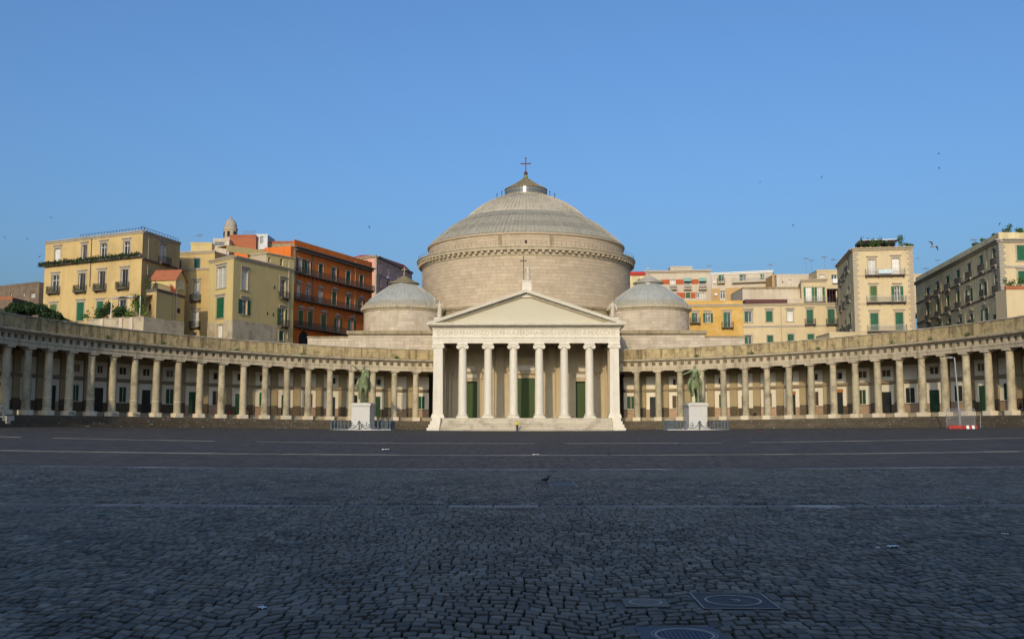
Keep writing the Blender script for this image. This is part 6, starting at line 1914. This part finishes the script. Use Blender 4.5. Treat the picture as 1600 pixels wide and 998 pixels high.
# ------------------------------------------------------------------ street things
# fenced lamp post at the right wing
bx = at(1505, 662, 126)
BX, BY = bx.x, 125.5
g = rise(BX)
t = empty('lamp_post', (BX - .6, BY, g), 'thin grey lamp post with a drooping cable inside the red and white barriers', 'lamp post')
zt_ = zat(1497, 559, 125.5)
m = MB(); m.tube([(BX - .6, BY, g), (BX - .75, BY, g + (zt_ - g) * .5), (BX - .95, BY, zt_)], [.13, .10, .08], 8); m.build('pole', MAT['grey_metal'], t)
m = MB(); m.tube([(BX - .95, BY, zt_), (BX - 1.5, BY - .1, zt_ + .1)], .05, 6); m.box(BX - 2.0, BX - 1.3, BY - .25, BY + .05, zt_ - .05, zt_ + .12); m.build('lamp_head', MAT['grey_metal'], t)
m = MB(); m.tube([(BX - 2.0 - 3.0 * q / 10, BY + 1.4, zt_ - 1.1 * math.sin(math.pi * q / 10) - .4) for q in range(11)], .03, 5); m.build('cable', MAT['near_black'], t)
for k, (xa, xb, y, lb) in enumerate(((-2.75, -.95, BY - 1.5, 'red plastic barrier, half nearer the church, under the mesh fence'), (-.9, .8, BY - 1.5, 'red and white barrier half under the mesh fence, farther from the church'))):
    b = empty('barrier', (BX + (xa + xb) / 2, y, g), lb, 'barrier', 'barriers round the lamp post')
    n = 5
    for q in range(n):
        x0, x1 = BX + xa + (xb - xa) * q / n, BX + xa + (xb - xa) * (q + 1) / n
        m = MB(); m.prism([(-.26, 0), (.26, 0), (.2, .15), (.1, .42), (-.1, .42), (-.2, .15)], lambda p: (x0, y + p[0], g + p[1]), lambda p: (x1 - .01, y + p[0], g + p[1]))
        m.build('segment', MAT['red_paint' if (k == 0 or q % 2 == 0) else 'white_paint'], b)
for k, (xa, xb, lb) in enumerate(((-2.75, -1.1, 'wire mesh fence panel behind the all-red barrier'), (-1.0, .75, 'wire mesh fence panel behind the red and white barrier'))):
    f = empty('mesh_fence', (BX + xa, BY - 1.15, g), lb, 'fence', 'mesh panels round the lamp post')
    m = MB(); y = BY - 1.15; z1 = g + 2.5
    for x in (xa, xb): m.tube([(BX + x, y, g), (BX + x, y, z1)], .03, 6)
    m.tube([(BX + xa, y, z1), (BX + xb, y, z1)], .03, 6); m.build('frame', MAT['grey_metal'], f)
    m = MB()
    for q in range(1, 26):
        x = BX + xa + (xb - xa) * q / 26; m.box(x - .006, x + .006, y - .006, y + .006, g + .1, z1)
    for q in range(1, 12):
        zz = g + .1 + 2.4 * q / 12; m.box(BX + xa, BX + xb, y - .012, y - .006, zz - .006, zz + .006)
    m.build('mesh', MAT['grey_metal'], f)
sp = at(1531, 650, 126.5)
t = empty('sign_post', (sp.x, 126.5, rise(sp.x)), 'thin bare metal post beside the barriers', 'post')
m = MB(); m.tube([(sp.x, 126.5, rise(sp.x)), (sp.x + .12, 126.5, rise(sp.x) + 1.9)], .045, 6); m.build('post', MAT['grey_metal'], t)
# parked scooters on the right walkway
def scooter(s, th, r, lb, mt):
    x, y = hp(s, th, r); z = 2.05 + hz(th)
    t = empty('scooter', (x, y, z), lb, 'scooter', 'scooters on the right walkway'); t.rotation_euler = (0, 0, random.uniform(-.4, .4) + .3)
    def own(m, n, mm, par=None):
        o = m.build(n, MAT[mm], None, False); o.parent = par or t; return o
    for e in (-.62, .62):
        m = MB(); rr = .26
        prof = [(rr - .09, -.05), (rr, -.05), (rr, .05), (rr - .09, .05), (rr - .09, -.05)]
        q = MB(); q.lathe(prof, 18)
        w_ = own(MB().add([(e + v[0], v[2], v[1] + rr) for v in q.v], q.f), 'wheel', 'near_black')
        q = MB(); q.lathe([(.001, -.03), (rr - .09, -.03), (rr - .09, .03), (.001, .03)], 14); own(MB().add([(e + v[0], v[2], v[1] + rr) for v in q.v], q.f), 'rim', 'grey_metal', w_)
    m = MB(); m.prism([(-.75, .45), (-.2, .3), (.25, .28), (.42, .35), (.52, .95), (.42, .98), (.3, .42), (-.1, .42), (-.2, .72), (-.85, .78)], lambda p: (p[0], -.16, p[1]), lambda p: (p[0], .16, p[1])); own(m, 'body', mt)
    m = MB(); m.prism([(-.85, .78), (-.15, .74), (-.12, .82), (-.8, .9)], lambda p: (p[0], -.14, p[1]), lambda p: (p[0], .14, p[1])); own(m, 'seat', 'near_black')
    m = MB(); m.tube([(.45, -.3, 1.08), (.48, 0, 1.02), (.45, .3, 1.08)], .025, 6); m.tube([(.62, 0, .26), (.48, 0, 1.02)], .035, 6); own(m, 'handlebar', 'iron_dark')
    m = MB(); m.ball((.56, 0, .92), .08, 8); own(m, 'headlight', 'frame_white')
for k, (th, mt_, lb) in enumerate(((TH0 + DTH * 16.55, 'black_plastic', 'black scooter parked nearest the barriers on the right walkway'), (TH0 + DTH * 17.3, 'black_plastic', 'black scooter in the middle of the three on the right walkway'), (TH0 + DTH * 18.55, 'red_paint', 'red scooter parked at the far right walkway end'))):
    scooter(1, th, HR + 2.4, lb, mt_)
# bench-like bollards and bags on the left walkway
def bag(s, th, r, mt, lb, sc=1.0, z=None):
    x, y = hp(s, th, r); z = (2.05 if z is None else z) + hz(th)
    m = MB(); m.lathe([(.001, 0), (.28 * sc, 0), (.34 * sc, .18 * sc), (.28 * sc, .42 * sc), (.10 * sc, .52 * sc), (.13 * sc, .6 * sc), (.001, .58 * sc)], 12, (0, 0), wob=lambda a, h: 1 + .1 * math.sin(3 * a + h * 5))
    o = m.build('bag', MAT[mt], None, True); o.location = (x, y, z)
    tag(o, lb, 'bag', 'bags left on the colonnade')
bag(-1, TH0 + DTH * 8.35, HR + 1.9, 'red_paint', 'red bag left on the left walkway')
bag(-1, TH0 + DTH * 9.9, HR + 1.8, 'red_paint', 'small red bag beside a left wing column', .8)
bag(-1, TH0 + DTH * 2.62, HR + 4.6, 'door_brown', 'brown sack against the wall behind the left horseman', 1.5)
bag(1, TH0 + DTH * 5.2, HR + 1.9, 'near_black', 'black bag on the right walkway near the horseman', .9)
# pigeons
def pigeon(px, py, lb, rz):
    p = on_ground(px, py)
    t = empty('pigeon', (p.x, p.y, p.z + .03), lb, 'bird', 'birds on the paving'); t.rotation_euler = (0, 0, rz)
    k = 1.0 if py > 740 else 0.95
    t.scale = (k, k, k)
    V, E, Q = [(0, 0, .12)], [], [.062]
    ch = chain(V, E, Q, 0, [((.07, 0, .14), .055)])
    chain(V, E, Q, ch, [((.11, 0, .19), .028), ((.13, 0, .225), .03), ((.165, 0, .22), .010)])
    chain(V, E, Q, 0, [((-.09, 0, .105), .038), ((-.19, 0, .085), (.03, .012))])
    for s_ in (-1, 1): chain(V, E, Q, 0, [((.01, s_ * .03, .05), .012), ((.015, s_ * .035, .005), .010)])
    o = bpy.data.objects.new('body', skin_mesh('body', V, E, Q, 'feather_dark')); COL.objects.link(o); o.parent = t
    for s_ in (-1, 1):
        m = MB(); m.prism([(.06, .15), (-.02, .17), (-.2, .1), (-.06, .09)], lambda p: (p[0], s_ * .055, p[1]), lambda p: (p[0], s_ * .07, p[1])); w_ = m.build('wing', MAT['feather_dark'], None); w_.parent = t
pigeon(853, 755, 'dark pigeon standing by the rectangular drain cover', R_(20))
pigeon(951, 712, 'small dark pigeon standing on the distant pale strip', R_(30))
# gull and swifts in the air
def flyer(name, px, py, Y, span, roll, yaw, mt, mt2, lb, grp, cat='bird'):
    p = at(px, py, Y)
    t = empty(name, p, lb, cat, grp); t.rotation_euler = (0, roll, yaw)
    s_ = span / 2
    V, E, Q = [(0, 0, 0)], [], [.11 * s_]
    h = chain(V, E, Q, 0, [((0, -.28 * s_, .01), .09 * s_), ((0, -.42 * s_, .02), .06 * s_), ((0, -.52 * s_, 0), .02 * s_)])
    chain(V, E, Q, 0, [((0, .3 * s_, 0), .07 * s_), ((0, .5 * s_, 0), (.09 * s_, .012 * s_))])
    o = bpy.data.objects.new('body', skin_mesh('body', V, E, Q, mt)); COL.objects.link(o); o.parent = t
    for e in (-1, 1):
        m = MB()
        rows = [(0.05, -.16, .16, .04), (.4, -.28, .08, .30), (.75, -.16, .10, .22), (1.0, .06, .12, .02)]
        for (a, y0, y1, z) in rows:
            m.v += [(e * a * s_, y0 * s_, z * s_), (e * a * s_, y1 * s_, z * s_), (e * a * s_, y1 * s_, z * s_ + .03 * s_), (e * a * s_, y0 * s_, z * s_ + .03 * s_)]
        for i in range(3):
            for q in range(4):
                q2 = (q + 1) % 4; m.f.append((i * 4 + q, i * 4 + q2, (i + 1) * 4 + q2, (i + 1) * 4 + q))
        m.f += [(0, 1, 2, 3), (12, 13, 14, 15)]
        w_ = m.build('wing', MAT[mt2], None); w_.parent = t
flyer('gull', 1457, 385, 95, 1.5, R_(36), R_(15), 'feather_pale', 'feather_grey', 'large gull flying left of the long facade roof', 'birds in the air')
SW = ['tiny dark bird in the sky just above the far left yellow house roof', 'tiny dark bird at the far left picture edge', 'tiny dark bird between the left edge and the yellow house roof', 'tiny dark bird low beside the left edge of the yellow house',
      'topmost of two tiny birds in the sky left of the far right roof', 'lower of two tiny birds in the sky left of the far right roof', 'tiny dark bird high in the sky between dome and quoined house', 'tiny dark bird above the cream houses right of the dome',
      'tiny dark bird above the far right roof corner shrub', 'tiny dark bird just right of the quoined house roof', 'tiny dark bird in the sky above the pink house', 'tiny dark bird in the sky right of the lantern cross']
for k, (px, py) in enumerate(((79, 340), (7, 371), (42, 373.5), (62, 401), (1467, 240.5), (1467, 263), (1284, 277), (1239, 352), (1562, 238 + 112), (1434, 404), (577, 355), (1188, 285))):
    flyer('swift', px, py, 120 + 8 * (k % 4), .55, R_(random.uniform(-40, 40)), R_(random.uniform(0, 360)), 'feather_dark', 'feather_dark', SW[k], 'swifts in the sky')
# litter
def litter(px, py, w, d, mt, lb, cat='litter', z=.036, name='paper_scrap', p=None, grp='litter on the paving'):
    p = p or on_ground(px, py)
    m = MB(); a = random.uniform(0, 3.1)
    n = 6
    for j in range(n + 1):
        for i in range(n + 1):
            u, v = (i / n - .5) * w, (j / n - .5) * d
            m.v.append((u * math.cos(a) - v * math.sin(a) * .9, u * math.sin(a) + v * math.cos(a), .02 + abs(.045 * math.sin(i * 1.9 + j) * math.cos(j * 1.3)) * (w / .2)))
    for j in range(n):
        for i in range(n):
            q = j * (n + 1) + i; m.f.append((q, q + 1, q + n + 2, q + n + 1))
    o = m.build(name, MAT[mt], None, True)
    o.location = (p.x, p.y, p.z + z)
    sm = o.modifiers.new('thick', 'SOLIDIFY'); sm.thickness = .004
    tag(o, lb, cat, grp)
litter(410, 956, .09, .16, 'paper', 'crumpled white paper on the near cobbles, lower left')
litter(1395, 858, .12, .2, 'paper', 'white paper scrap on the cobbles at the right')
litter(1372, 860, .06, .1, 'paper', 'tiny paper scrap beside the larger white one at the right')
litter(158, 807, .11, .2, 'teal_plastic', 'small turquoise plastic scrap on the cobbles at the left', name='plastic_scrap')
litter(1186, 675.5, .5, .5, 'red_paint', 'small red scrap on the paving below the right wing', name='plastic_scrap')
litter(1570, 838, .08, .14, 'paper', 'tiny pale scrap near the right picture edge')
litter(837, 711.5, .25, .4, 'paper', 'white scrap on the second pale strip')
litter(602, 703.5, .35, .5, 'paper', 'small white scrap before the second pale strip')
sc = MB()
for s in (-1, 1):
    for k in range(115):
        th = random.uniform(.30, 1.42) if s > 0 else random.choice((random.uniform(.6, 1.05), random.uniform(.3, 1.4)))
        r = HR - 2.3 + random.uniform(-.6, 1.6)
        z = 0 if r < HR - 2.3 else FZ * min(4, int((r - HR + 2.3) / .38) + 1) / 4
        x, y = hp(s, th, r); z += hz(th) + .012
        w_ = random.uniform(.05, .17); a = random.uniform(0, 3)
        ca, sa = math.cos(a) * w_, math.sin(a) * w_
        sc.add([(x - ca, y - sa, z), (x + sa, y - ca, z + .05), (x + ca, y + sa, z + .02), (x - sa, y + ca, z + .08)], [(0, 1, 2, 3)])
o = sc.build('litter', MAT['paper']); tag(o, 'small white scraps scattered over the colonnade steps', 'litter', kind='stuff')
# weeds: on the attic parapets, along the paving strip
wd = []
for (s, th, r, z, n_, sz) in [(-1, .36, HR - .75, 12.1, 60, .5), (-1, .62, HR - .8, 12.1, 40, .35), (1, .62, HR - .75, 12.2, 70, .45), (1, .47, HR - .75, 12.2, 40, .35), (1, 1.1, HR - .75, 12.2, 60, .45), (-1, 1.0, HR - .75, 12.2, 60, .5), (1, 1.2, HR - .75, 12.2, 70, .5), (-1, 1.15, HR - .75, 12.2, 70, .5), (1, .8, HR - .75, 12.2, 50, .4), (-1, .8, HR - .75, 12.15, 50, .45), (1, 1.0, HR - .75, 12.2, 40, .4)]:
    x, y = hp(s, th, r)
    for _ in range(n_):
        wd.append((x + random.gauss(0, sz * .8), y + random.gauss(0, .06), z + hz(th) + abs(random.gauss(0, sz * .5))))
tag(leaves(wd, .2).build('parapet_weeds', MAT['leaf_mid']), 'green weeds growing on the colonnade cornices', 'weeds', kind='stuff')
wd = []
for k in range(420):
    x = random.gauss(0, 9); x = random.choice((random.uniform(-8, -1), random.uniform(2, 16), random.uniform(-12, 16)))
    y = strip_y(STRIPS[0][0], x) + random.choice((-.47, .47)) + random.gauss(0, .05)
    wd.append((x, y, rise(x) + .03 + abs(random.gauss(0, .02))))
for k in range(260):
    cx_, cy_ = random.choice(((-3.2, 19.5), (-1.5, 20.5), (1, 22.5), (-5.5, 22), (6, 24), (3, 17)))
    x, y = cx_ + random.gauss(0, 1.0), cy_ + random.gauss(0, .9)
    wd.append((x, y, rise(x) + .022 + abs(random.gauss(0, .012))))
tag(leaves(wd, .05).build('paving_weeds', MAT['leaf_dark']), 'thin green weeds in the joints of the paving', 'weeds', kind='stuff')
# scrawled marks on two plinths of the left wing
for i in (13, 14, 16):
    th = TH0 + DTH * i
    n_ = (-math.sin(th), math.cos(th)); u = (math.cos(th), math.sin(th))
    m = MB(); zz = FZ + hz(th)
    rr = HR - .805
    for k in range(4):
        x0 = -.5 + .26 * k
        pts = [(x0 + .1 * math.cos(w * 1.3 + k), zz + .32 + .16 * math.sin(w * 2 + k)) for w in [q * .5 for q in range(9)]]
        m.tube([(n_[0] * rr + u[0] * a, HC + n_[1] * rr + u[1] * a, z_) for a, z_ in pts], .022, 4)
    m.build('scrawl', MAT['near_black'], LWING)
